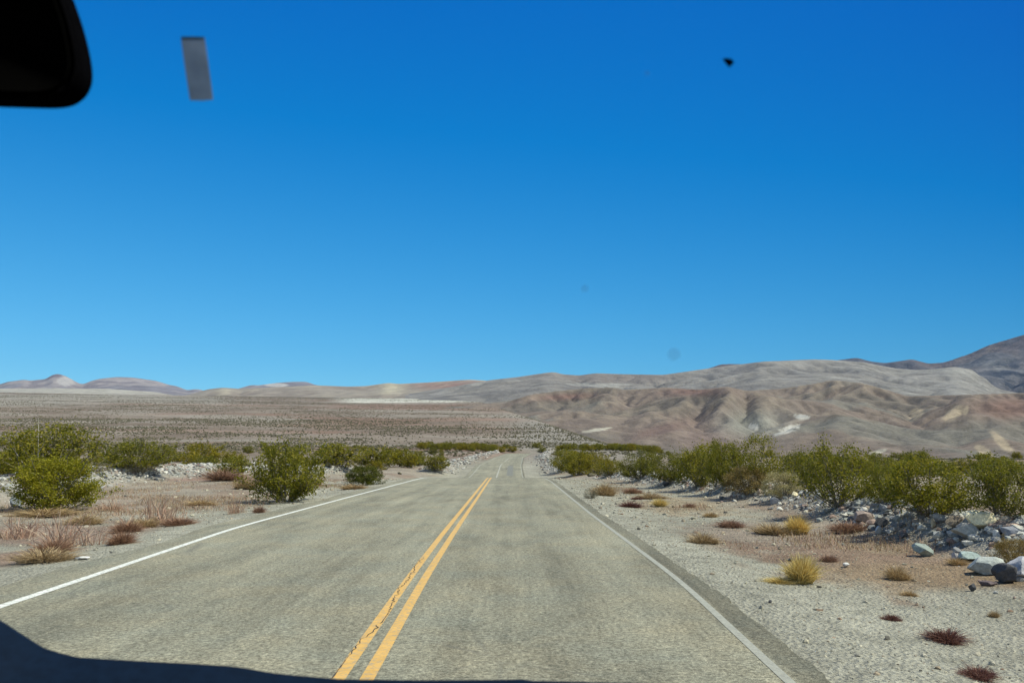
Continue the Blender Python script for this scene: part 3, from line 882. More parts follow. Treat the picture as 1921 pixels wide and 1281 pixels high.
def build_rubble():
    rng = np.random.default_rng(12)
    pts, rad = [], []
    for (Pl, hh, ww), n, smin, smax in zip(BERMS, (24000, 20000, 6500, 6500), (0.015, 0.025, 0.05, 0.05), (0.12, 0.15, 0.27, 0.24)):
        seg = np.hypot(*np.diff(Pl, axis=0).T); cum = np.concatenate([[0], np.cumsum(seg)])
        # closer stretches are seen larger: sample evenly along the line
        s = rng.uniform(0, cum[-1], n)
        x = np.interp(s, cum, Pl[:, 0]); y = np.interp(s, cum, Pl[:, 1])
        off = rng.normal(0, ww * 0.75, n)
        ang = rng.uniform(0, 6.28, n)
        x = x + off * np.cos(ang); y = y + off * np.sin(ang)
        pts.append(np.stack([x, y], 1)); rad.append(smin + (smax - smin) * rng.power(0.30, n) ** 1.3)
    P = np.concatenate(pts); R = np.concatenate(rad)
    Yc = np.clip(P[:, 1], -60, 299)
    ok = np.maximum(paveL(Yc) - P[:, 0], P[:, 0] - paveR(Yc)) > 1.2
    P, R = P[ok], R[ok]
    Z = height(P[:, 0], P[:, 1])
    obj("berm_rubble", stones_mesh("berm_rubble", np.column_stack([P, Z]), R, rng), M_STONE, kind="stuff",
        label="loose grey and white rubble heaped in low berms along the road", category="rubble")
    # scattered gravel on the shoulders and the desert floor beside them
    n = 42000
    Y = 5 + 60 * rng.power(0.75, n) ** 1.3
    side = rng.random(n) < 0.58
    d = rng.gamma(1.6, 2.6, n)
    X = np.where(side, paveR(Y) + 0.05 + d, paveL(Y) - 0.05 - d * 1.4)
    keep = np.abs(X) < Y * 0.9 + 4
    X, Y = X[keep], Y[keep]
    R = 0.005 + 0.013 * rng.power(0.5, len(X)) + (rng.random(len(X)) < 0.02) * rng.uniform(0.01, 0.045, len(X))
    R *= np.clip(Y / 16, 0.75, 1.6)
    Z = height(X, Y)
    pr = np.array([0.22, 0.15, 0.06, 0.05, 0.18, 0.12, 0.06, 0.06, 0.10])
    obj("roadside_gravel", stones_mesh("roadside_gravel", np.column_stack([X, Y, Z]), R, rng, 0.42, STONE_COLS * [0.88, 0.84, 0.72], prob=pr / pr.sum()), M_STONE, kind="stuff",
        label="pale loose gravel strewn over both road shoulders", category="gravel")


def boulder_mesh(name, seed, col, facets=16):
    rng = np.random.default_rng(seed)
    v, f = icosa()
    for _ in range(3):
        v, f = subdiv(v, f)
    v = v * np.array([rng.uniform(0.95, 1.1), rng.uniform(0.7, 0.95), 1.0])
    for _ in range(facets):
        nrm = rng.normal(size=3); nrm /= np.linalg.norm(nrm)
        dcut = rng.uniform(0.48, 0.82)
        over = v @ nrm - dcut
        v = v - np.maximum(over, 0)[:, None] * nrm[None] * 0.98
    r = 1 + 0.16 * (fbm(v[:, 0] * 3.5 + seed, v[:, 1] * 3.5 + v[:, 2] * 2.7, 5, seed, 0.6) - 0.5)
    v = v * r[:, None]
    v[:, 2] -= v[:, 2].min(); v[:, :2] /= np.ptp(v[:, 0]); v[:, 2] /= np.ptp(v[:, 2])
    c = np.ones((len(v), 3)) * col * (0.8 + 0.4 * fbm(v[:, 0] * 3, v[:, 2] * 3 + v[:, 1] * 2, 4, seed + 5))[:, None]
    return mesh_np(name, v, f, c, False)


def build_boulders():
    cream, white, brown, blue, dark, teal, pink, grey = (0.90, 0.79, 0.52), (0.58, 0.57, 0.54), (0.27, 0.22, 0.165), (0.34, 0.355, 0.365), (0.095, 0.095, 0.10), (0.30, 0.345, 0.31), (0.37, 0.295, 0.25), (0.36, 0.35, 0.33)
    L = [
        (1852, 992, 56, 30, cream, "large cream boulder standing against the dark shrubs behind the right berm"),
        (1800, 990, 42, 20, brown, "rounded brown boulder just beside the large cream boulder"),
        (1826, 1008, 52, 22, (0.47, 0.45, 0.39), "broad pale grey boulder lying in front of the large cream boulder"),
        (1770, 978, 30, 14, blue, "small bluish rock behind the rounded brown boulder"),
        (1752, 992, 10, 18, (0.48, 0.42, 0.30), "thin upright tan rock beside the rounded brown boulder"),
        (1862, 1078, 62, 30, (0.43, 0.455, 0.42), "large pale blue-green boulder with a flat top near the berm's end"),
        (1893, 1094, 44, 34, dark, "dark charcoal boulder standing against the large pale blue-green boulder"),
        (1925, 1085, 60, 36, (0.44, 0.44, 0.46), "pale lilac-grey boulder behind the dark charcoal boulder"),
        (1735, 1044, 36, 22, teal, "teal-grey boulder lying alone in the berm between tan dirt patches"),
        (1820, 1052, 36, 16, (0.34, 0.41, 0.385), "flat greenish rock behind the large pale blue-green boulder"),
        (1624, 980, 36, 20, pink, "pinkish grey rock at the foot of the shrubs on the right berm"),
        (1656, 989, 26, 16, dark, "blackish rock beside the pinkish grey rock on the berm"),
        (1651, 1003, 15, 14, white, "small bright white rock below the blackish rock on the berm"),
        (1696, 1010, 20, 8, dark, "low dark flat rock in the tan dirt beside the berm"),
        (1826, 1110, 14, 14, dark, "small dark upright stone alone on the gravel below the berm"),
        (1900, 1008, 40, 18, (0.24, 0.25, 0.28), "dark slate rock at the frame edge beside the large cream boulder"),
        (1905, 995, 34, 12, (0.44, 0.33, 0.26), "orange-tan rock resting above the dark slate rock"),
        (1873, 1011, 14, 16, white, "small white rock between the cream boulder and the dark slate rock"),
        (1680, 999, 16, 9, grey, "little grey rock in the berm beside the blackish rock"),
        (1798, 1052, 20, 14, (0.45, 0.42, 0.40), "pale pinkish rock beside the flat greenish rock"),
        (1860, 1100, 32, 9, (0.14, 0.11, 0.11), "low maroon-black rock in front of the dark charcoal boulder"),
        (1455, 946, 20, 12, (0.30, 0.31, 0.33), "blue-grey rock at the middle of the right berm below the tan bush"),
        (1425, 928, 10, 10, (0.48, 0.36, 0.28), "small orange-pink rock on the berm under the tan bush"),
        (1448, 926, 11, 9, (0.50, 0.38, 0.31), "small salmon rock on the berm crest under the tan bush"),
        (1492, 932, 14, 9, cream, "small cream rock on the berm crest beside the pale tan bush"),
        (1250, 912, 14, 8, dark, "dark rock on the far end of the right berm"),
        (28, 952, 26, 24, (0.22, 0.24, 0.25), "dark blue-grey boulder half hidden under the bright green bush on the left"),
        (155, 880, 16, 12, (0.52, 0.40, 0.28), "small orange-cream rock beside the left berm behind the bush"),
        (150, 1050, 26, 6, white, "small flat whitish stone in the dry weeds on the left shoulder"),
        (1484, 1053, 9, 6, dark, "tiny dark stone on the right shoulder gravel"),
        (1445, 1131, 7, 5, dark, "tiny black stone on the right shoulder close to the pavement edge"),
        (1588, 1064, 14, 8, white, "small white stone beyond the bright yellow grass clump"),
    ]
    for i, (x, y, w, h, c, lab) in enumerate(L):
        X, Y = hit(x, y)
        k = Y / F * 1.0
        m = boulder_mesh("boulder", 100 + i, np.array(c))
        o = obj("boulder" if w > 24 else "rock", m, M_STONE, None, label=lab, category="rock")
        o.scale = (w * k, w * k * 0.8, h * k * 1.18)
        o.location = (X, Y + 0.2 * w * k, zat(X, Y) - 0.12 * h * k)
        o.rotation_euler = (0, 0, 0.4 * math.sin(i * 2.1))


# ------------------------------------------------------------------ plants
def tube(path, r0, r1, sides=4):
    path = np.asarray(path); n = len(path)
    d = np.gradient(path, axis=0); d /= np.linalg.norm(d, axis=1)[:, None] + 1e-9
    up = np.array([0.3, 0.9, 0.1])
    s = np.cross(d, up); s /= np.linalg.norm(s, axis=1)[:, None] + 1e-9
    t = np.cross(d, s)
    r = np.linspace(r0, r1, n)[:, None, None]
    a = np.arange(sides) / sides * 2 * math.pi
    V = path[:, None] + r * (np.cos(a)[None, :, None] * s[:, None] + np.sin(a)[None, :, None] * t[:, None])
    i = np.arange(n - 1)[:, None] * sides + np.arange(sides)[None]
    j = np.arange(n - 1)[:, None] * sides + (np.arange(sides)[None] + 1) % sides
    return V.reshape(-1, 3), np.stack([i, j, j + sides, i + sides], -1).reshape(-1, 4)


def cat(parts):
    V, Fc, o = [], [], 0
    for v, f in parts:
        V.append(v); Fc.append(f + o); o += len(v)
    return np.concatenate(V), np.concatenate(Fc)


def leaf_quads(P, size, rng, aspect=0.55):
    n = len(P)
    d = rng.normal(size=(n, 3)) + [0, 0, 0.5]; d /= np.linalg.norm(d, axis=1)[:, None]
    s = np.cross(d, rng.normal(size=(n, 3))); s /= np.linalg.norm(s, axis=1)[:, None] + 1e-9
    sz = (size * rng.uniform(0.6, 1.4, n))[:, None]
    V = np.stack([P, P + d * sz * 0.5 + s * sz * aspect * 0.5, P + d * sz, P + d * sz * 0.5 - s * sz * aspect * 0.5], 1)
    return V.reshape(-1, 3), np.arange(n * 4).reshape(-1, 4)


def creosote(seed, leaves, size, wide=1.0, cols=((0.235, 0.22, 0.012), (0.105, 0.115, 0.012), (0.30, 0.25, 0.03)), open_base=0.0, fill=0.4):
    """a vase of wiry stems about 1 tall and 1.2 wide, leafy in uneven sprays towards the tips: (stem mesh, foliage mesh)"""
    rng = np.random.default_rng(seed)
    tubes, twigs = [], []
    ns = int(rng.integers(19, 25))
    for k in range(ns):
        az = (k * 0.618 + 0.12 * rng.random()) % 1.0 * 6.283; tilt = rng.uniform(0.08, 1.22) * wide
        L = rng.uniform(0.6, 1.05) * (1.0 if tilt < 0.6 else 0.8)
        dirv = np.array([math.sin(tilt) * math.cos(az), math.sin(tilt) * math.sin(az), math.cos(tilt)])
        t = np.linspace(0, 1, 6)[:, None]
        base = np.array([math.cos(az), math.sin(az), 0]) * rng.uniform(0, 0.09)
        p = base + dirv * t * L + np.array([math.cos(az), math.sin(az), 0.25]) * (t ** 2) * rng.uniform(-0.05, 0.14) + rng.normal(0, 0.014, (6, 3)) * t
        tubes.append(tube(p, 0.011, 0.003))
        for b in range(rng.integers(5, 8)):
            q = rng.uniform(0.12, 0.92)
            i = int(q * 5); o = p[i] + (p[min(i + 1, 5)] - p[i]) * (q * 5 - i)
            bd = dirv + rng.normal(0, 0.45, 3); bd[2] = abs(bd[2]) * 0.9 + 0.1; bd /= np.linalg.norm(bd)
            bl = rng.uniform(0.16, 0.36)
            tt = np.linspace(0, 1, 4)[:, None]
            bp = o + bd * bl * tt + np.array([0, 0, 0.05]) * tt ** 2
            tubes.append(tube(bp, 0.005, 0.0015, 3))
            twigs.append((bp, rng.uniform(0.3, 1.6)))
        twigs.append((p[3:], rng.uniform(0.4, 1.5)))
    wts = np.array([w for _, w in twigs]); wts /= wts.sum()
    nfill = int(leaves * fill)
    cnt = rng.multinomial(leaves - nfill, wts)
    P, shade = [], []
    for (bp, _), n in zip(twigs, cnt):
        q = rng.uniform(0.05, 1.08, n) * (len(bp) - 1)
        i = np.clip(q.astype(int), 0, len(bp) - 2); fr = (q - i)[:, None]
        c = bp[i] * (1 - fr) + bp[i + 1] * fr
        P.append(c + rng.normal(0, 0.028, (n, 3)))
        shade.append(np.full(n, rng.uniform(0, 1)))
    # loose sprays that round the crown out: clumps on an uneven dome
    nc_ = 60
    th = rng.uniform(0, 6.28, nc_); cz_ = rng.uniform(0.05, 1.0, nc_) ** 0.8; rr = rng.uniform(0.55, 1.0, nc_) * np.sqrt(np.clip(1 - (np.abs(cz_ - 0.42) / 0.62) ** 2.2, 0.05, 1)) * 0.58 * min(wide, 1.15)
    cen = np.stack([np.cos(th) * rr, np.sin(th) * rr, 0.06 + cz_ * 0.86], 1)
    cs = rng.uniform(0, 1, nc_); pick = rng.integers(0, nc_, nfill)
    P.append(cen[pick] + rng.normal(0, 1, (nfill, 3)) * [0.065, 0.065, 0.055]); shade.append(cs[pick])
    P = np.concatenate(P); shade = np.concatenate(shade)
    ok = P[:, 2] > 0.03 + open_base * 0.3 * rng.random(len(P))
    P, shade = P[ok], shade[ok]
    V, Fc = leaf_quads(P, size, rng)
    c = np.array(cols)
    mixv = np.clip(shade + rng.normal(0, 0.25, len(P)), 0, 1)[:, None]
    col = c[0] * (1 - mixv) + c[1] * mixv
    yl = (rng.random(len(P)) < 0.2)[:, None]
    col = np.where(yl, c[2], col)
    fol = mesh_np("foliage", V, Fc, np.repeat(col, 4, 0))
    sv, sf = cat(tubes)
    stem = mesh_np("stem", sv, sf, np.ones((len(sv), 3)) * [0.19, 0.17, 0.135], True)
    return stem, fol


def copy_thing(proto, loc, sc, rz, label, group=None):
    r = proto.copy(); COL.objects.link(r)
    r.location, r.scale, r.rotation_euler = loc, sc, (0, 0, rz)
    r["label"] = label
    if group: r["group"] = group
    elif "group" in r: del r["group"]
    for ch in proto.children:
        if ch.get("label"): continue       # a feature of that one plant only
        c = ch.copy(); COL.objects.link(c); c.parent = r
    return r


class Kind:
    """plant variants: the first use of a variant is the original, later ones are copies"""
    def __init__(self, name, category, meshes):
        self.name, self.category, self.meshes = name, category, meshes
        self.protos = [None] * len(meshes)

    def put(self, i, X, Y, wid, hgt, label, group=None, rz=None, sink=0.03, pos_z=None):
        i = i % len(self.meshes)
        rz = (X * 12.9898 + Y * 78.233) % 6.28 if rz is None else rz
        z = zat(X, Y) if pos_z is None else pos_z
        loc = (X, Y, z - sink * hgt)
        sc = (wid, wid, hgt)
        if self.protos[i] is None:
            r = empty(self.name, loc, label=label, category=self.category)
            r.scale, r.rotation_euler = sc, (0, 0, rz)
            if group: r["group"] = group
            for nm, me, mt in self.meshes[i]:
                obj(nm, me, mt, r)
            self.protos[i] = r
            return r
        return copy_thing(self.protos[i], loc, sc, rz, label, group)


def build_shrubs():
    hi = Kind("creosote_bush", "shrub", [])
    for s in range(7):
        st, fo = creosote(500 + s, (11000, 8000, 12000, 6500, 9000, 7000, 10000)[s], 0.036, (1, 1, 1, 1.1, 0.9, 1.0, 1.1)[s])
        hi.meshes.append([("stem", st, M_STEM), ("foliage", fo, M_LEAF)])
    hi.protos = [None] * len(hi.meshes)
    lo = Kind("creosote_bush", "shrub", [])
    for s in range(6):
        st, fo = creosote(600 + s, 3200, 0.065)
        lo.meshes.append([("stem", st, M_STEM), ("foliage", fo, M_LEAF)])
    lo.protos = [None] * len(lo.meshes)
    tan = Kind("dry_bush", "shrub", [])
    for s, cc in ((700, ((0.30, 0.215, 0.065), (0.21, 0.15, 0.045), (0.36, 0.27, 0.10))), (701, ((0.40, 0.35, 0.16), (0.32, 0.27, 0.12), (0.46, 0.41, 0.21)))):
        st, fo = creosote(s, 17000, 0.028, 1.1, cc, 0.0, 0.75)
        tan.meshes.append([("stem", st, M_STEM), ("foliage", fo, M_DRY)])
    tan.protos = [None] * 2
    gry = Kind("sagebrush", "shrub", [])
    for s in (720, 721):
        st, fo = creosote(s, 3000, 0.045, 1.2, ((0.19, 0.19, 0.15), (0.11, 0.115, 0.095), (0.25, 0.24, 0.19)), 0.0)
        gry.meshes.append([("stem", st, M_STEM), ("foliage", fo, M_LEAF)])
    gry.protos = [None] * 2

    st, fo = creosote(540, 17000, 0.034, 0.9, ((0.34, 0.31, 0.012), (0.20, 0.20, 0.012), (0.40, 0.33, 0.03)), 0.0, 0.65)
    bright = Kind("creosote_bush", "shrub", [[("stem", st, M_STEM), ("foliage", fo, M_LEAF)]])
    st, fo = creosote(547, 15000, 0.040, 1.3, ((0.15, 0.16, 0.012), (0.085, 0.10, 0.012), (0.22, 0.20, 0.02)), 0.0, 0.7)
    dome = Kind("creosote_bush", "shrub", [[("stem", st, M_STEM), ("foliage", fo, M_LEAF)]])

    taken = []
    def by_pixel(kind, i, x, y, w, top, label, group=None, rz=None):
        X, Y = hit(x, y)
        k = Y / F
        X2, Y2 = X, Y + w * k * 0.25
        taken.append((X2, Y2, w * k / 2))
        return kind.put(i, X2, Y2, w * k / 1.25, (y - top) * k / 1.0, label, group, rz)

    # ---- left side, by eye
    by_pixel(bright, 0, 78, 962, 160, 858, "bright yellow-green bush nearest the road on the left with straw under it")
    b = by_pixel(hi, 1, 62, 905, 205, 790, "tall dark olive bush behind the bright bush with bleached bare stems")
    dead = [tube(np.array([[0.05, -0.25, 0.0], [0.03, -0.3, 0.3], [0.035, -0.33, 0.62], [0.02, -0.34, 1.06]]), 0.012, 0.004),
            tube(np.array([[0.033, -0.32, 0.5], [0.09, -0.34, 0.62], [0.13, -0.34, 0.72]]), 0.006, 0.002),
            tube(np.array([[-0.02, -0.3, 0.05], [-0.12, -0.38, 0.4], [-0.22, -0.4, 0.6]]), 0.009, 0.003)]
    dv, df = cat(dead)
    b.rotation_euler = (0, 0, 0)
    obj("stem", mesh_np("bare_stem", dv, df, np.ones((len(dv), 3)) * [0.42, 0.39, 0.32], True), M_STEM, b, label="bleached pale bare stem standing up through the bush")
    by_pixel(hi, 2, 526, 944, 146, 822, "large green creosote bush standing alone beside the left edge line", rz=1.0)
    by_pixel(dome, 0, 681, 911, 66, 874, "small round dark green bush on the grey gravel just left of the road")
    by_pixel(hi, 4, 240, 884, 140, 820, "spreading olive bush behind the left rubble berm")
    by_pixel(lo, 5, 370, 870, 84, 833, "olive bush among scrub between the two large left bushes")
    by_pixel(lo, 0, 815, 888, 52, 857, "small olive bush at the left road edge where the road dips")
    by_pixel(gry, 0, 170, 884, 60, 866, "low grey dead bush on top of the left rubble berm")
    by_pixel(gry, 1, 240, 886, 50, 868, "dark grey twiggy bush at the foot of the spreading olive bush")
    by_pixel(lo, 1, 625, 878, 95, 832, "olive bush directly behind the large roadside creosote bush")
    by_pixel(lo, 2, 700, 878, 85, 838, "olive bush behind the small round dark green bush")
    by_pixel(lo, 3, 752, 876, 60, 842, "narrow olive bush beside a pale rubble heap on the left")
    # ---- right side
    R = [(1083, 894, 72, 840, "dense rounded green bush at the start of the right-hand hedge of shrubs"),
         (1062, 888, 56, 846, "green bush at the road-side end of the hedge beside the dense rounded bush"),
         (1116, 888, 66, 846, "dark green bush directly behind the low yellowish bush"),
         (1146, 896, 70, 862, "low yellowish bush next to the dense rounded bush"),
         (1205, 900, 76, 843, "olive bush with a dark base above the far end of the right berm"),
         (1262, 908, 84, 852, "broad low olive bush behind the curved part of the right berm"),
         (1318, 918, 100, 836, "dark green bush with a ragged crown behind the right berm"),
         (1368, 918, 84, 826, "olive bush with thin wispy tops beside the ragged dark bush"),
         (1432, 915, 92, 812, "tallest wispy yellow-green bush rising behind the tan bush"),
         (1505, 922, 84, 846, "olive bush with bare twigs behind the pale tan bush"),
         (1592, 956, 158, 828, "large dark green bush with bright upright tips at the middle of the berm"),
         (1672, 955, 70, 868, "small olive bush filling the gap beside the large dark green bush"),
         (1765, 980, 172, 862, "broad dark olive bush behind the bluish rock and brown boulder"),
         (1905, 984, 150, 866, "dark olive bush at the photo's edge behind the large cream boulder")]
    for i, (x, y, w, top, lab) in enumerate(R):
        by_pixel(hi, i + 2, x, y - (6 if x > 1400 else 2), w, top, lab)
    by_pixel(tan, 0, 1408, 930, 88, 876, "round tan-brown dry bush on the right berm")
    by_pixel(tan, 1, 1475, 932, 80, 884, "pale straw-coloured dry bush beside the round tan-brown bush")
    by_pixel(gry, 0, 1110, 935, 26, 915, "small grey-green plant on the right pavement edge")
    by_pixel(tan, 0, 1915, 1062, 70, 1012, "tan dry bush at the photo's edge above the lilac-grey boulder")

    # ---- the rest of the scrub one can tell apart
    rng = np.random.default_rng(77)
    nl = nr = nf = 0
    tries = 0
    while nl + nr + nf < 165 and tries < 20000:
        tries += 1
        Y = 36 * math.exp(rng.uniform(0, 1) * math.log(290 / 36))
        a = rng.uniform(-0.72, 0.74)
        X = a * Y
        Yc = min(Y, 299)
        d = max(float(paveL(Yc)) - X, X - float(paveR(Yc)))
        if Y > 235: d = max(d, 12) if abs(a) > 0.02 else d
        if d < (9 if Y < 100 else 8): continue
        db = min(float(dist_poly(np.array(X), np.array(Y), P)) for P in (BERM_R, BERM_L))
        if db < 2.0: continue
        # stay behind the berms (the road side of them is bare)
        yb = np.interp(X, BERM_R[::-1, 0] if BERM_R[0, 0] > BERM_R[-1, 0] else BERM_R[:, 0], BERM_R[::-1, 1] if BERM_R[0, 0] > BERM_R[-1, 0] else BERM_R[:, 1])
        if X > 0 and Y < 65 and Y < yb + 1.5: continue
        if X < 0 and Y < 52: continue
        w = rng.uniform(1.4, 3.2)
        if any((X - p) ** 2 + (Y - q) ** 2 < (r + w * 0.35) ** 2 for p, q, r in taken): continue
        taken.append((X, Y, w / 2))
        h = w * rng.uniform(0.5, 0.85)
        if Y > 215 and abs(a) < 0.09:
            if nf > 40: continue
            nf += 1; g = ("shrubs along the skyline past the road's end", "olive creosote bush in the distant row across the road's far end")
        elif X < 0:
            if nl > 80: continue
            nl += 1; g = ("scrub on the flat left of the road", "olive creosote bush scattered on the flat behind the left rubble berm")
        else:
            if nr > 80: continue
            nr += 1; g = ("scrub on the flat right of the road", "olive creosote bush in the thicket behind the right rubble berm")
        (hi if Y < 55 else lo).put(int(rng.integers(0, 42)), X, Y, w / 1.25, h, g[1], g[0])
    # hedge across the far end of the road
    for k in range(84):
        x = 785 + k * 5.4 + rng.uniform(-4, 4)
        Y = rng.uniform(228, 275)
        a, _ = ae(x, 845)
        X = float(a) * Y
        d = max(float(paveL(min(Y, 299))) - X, X - float(paveR(min(Y, 299))))
        if d < 2.5: continue
        lo.put(k, X, Y, rng.uniform(2.2, 3.6), rng.uniform(1.5, 2.4), "olive creosote bush in the distant row across the road's far end", "shrubs along the skyline past the road's end")


def build_scrub():
    """the sea of small bushes over the fan: nobody could count it"""
    rng = np.random.default_rng(91)
    v, f = icosa()
    VV, FF, CC = [], [], []
    off = 0
    for y0, y1, n in ((62, 190, 1700), (190, 420, 22000), (420, 800, 44000), (800, 1500, 34000), (1500, 2400, 46000), (2400, 3600, 46000)):
        Y = np.sqrt(rng.uniform(y0 ** 2, y1 ** 2, n)); a = rng.uniform(-0.95, 0.95, n)
        X = a * Y
        den = fbm(a * 9, np.log(Y) * 9, 4, 777)
        keep = rng.random(n) < sstep(0.36, 0.60, den) * 1.0 + 0.08
        capd = fan_cap(a) - fan_top(a) * fan_share(Y)
        keep &= (a < 0.13) | (Y < 620)
        Yc = np.minimum(Y, 299)
        keep &= (Y > 300) & (Y > 0) | (np.maximum(paveL(Yc) - X, X - paveR(Yc)) > 6)
        X, Y = X[keep], Y[keep]; n = len(X)
        Z = height(X, Y)
        w = rng.uniform(0.22, 0.56, n) * (0.8 if y1 <= 420 else 1.0) * (1 + Y / 4000); h = w * rng.uniform(0.55, 0.95, n)
        blobs = 3 if y0 < 400 else 1
        for b in range(blobs):
            s = 1.0 if b == 0 else 0.6
            J = v[None] * (1 + rng.normal(0, 0.28, (n, 12, 1)))
            P = np.stack([J[..., 0] * (w * s)[:, None], J[..., 1] * (w * s)[:, None], J[..., 2] * (h * s)[:, None]], -1)
            ox = rng.normal(0, 0.5, n) * w if b else 0 * w; oy = rng.normal(0, 0.5, n) * w if b else 0 * w
            P[..., 0] += (X + ox)[:, None]; P[..., 1] += (Y + oy)[:, None]; P[..., 2] += (Z + h * 0.45 * s)[:, None]
            VV.append(P.reshape(-1, 3)); FF.append((f[None] + (off + np.arange(n) * 12)[:, None, None]).reshape(-1, 3)); off += n * 12
            k = rng.random((n, 1))
            c = np.array([0.09, 0.085, 0.05]) * (1 - k) + np.array([0.16, 0.14, 0.095]) * k
            CC.append(np.repeat(c, 12, 0))
    m = mesh_np("scrub", np.concatenate(VV), np.concatenate(FF), np.concatenate(CC))
    obj("desert_scrub", m, M_SCRUB, kind="stuff", label="countless small grey-green bushes dotting the wide alluvial fan", category="scrub")


def tuft(seed, blades, spread, cols, width=0.010, lean=0.9, root=0.12):
    """a clump of fine dry stalks, 1 wide and 1 high"""
    rng = np.random.default_rng(seed)
    n = blades
    az = rng.uniform(0, 6.28, n); tl = rng.beta(1.3, 1.6, n) * lean
    r0 = root * 0.38 * np.sqrt(rng.random(n))
    L = rng.beta(2.0, 1.6, n)
    ba = az + rng.normal(0, 1.2, n)
    m = 7
    ca_, cr_ = rng.uniform(0, 6.28, m), root * np.sqrt(rng.random(m))
    ch_ = rng.uniform(0.45, 1.1, m) * (1.1 - 0.5 * cr_ / max(root, 0.01)); ch_[0], cr_[0] = 1.05, 0.0
    w_ = rng.uniform(0.3, 1.5, m); w_[0] = 1.6
    g = rng.choice(m, n, p=w_ / w_.sum())
    L = L * ch_[g]
    B = np.stack([np.cos(ba) * r0 + np.cos(ca_[g]) * cr_[g], np.sin(ba) * r0 + np.sin(ca_[g]) * cr_[g], np.zeros(n)], 1)
    D = np.stack([np.sin(tl) * np.cos(az) * spread, np.sin(tl) * np.sin(az) * spread, np.cos(tl)], 1)
    mid = B + D * (L * 0.55)[:, None] + np.array([0, 0, 0.05])
    tip = B + D * L[:, None] + np.stack([np.cos(az), np.sin(az), -0.3 * np.ones(n)], 1) * 0.08 * rng.random((n, 1))
    S_ = np.cross(D, rng.normal(size=(n, 3))); S_ /= np.linalg.norm(S_, axis=1)[:, None]
    w = width * rng.uniform(0.6, 1.5, (n, 1))
    V = np.stack([B - S_ * w, B + S_ * w, mid + S_ * w, mid - S_ * w, tip + S_ * w * 0.35, tip - S_ * w * 0.35], 1).reshape(-1, 3)
    i = (np.arange(n) * 6)[:, None]
    Fc = np.concatenate([i + [0, 1, 2, 3], i + [3, 2, 4, 5]])
    c = np.array(cols)[rng.integers(0, len(cols), n)] * rng.uniform(0.75, 1.25, (n, 1))
    return mesh_np("tuft", V, Fc, np.repeat(c, 6, 0))


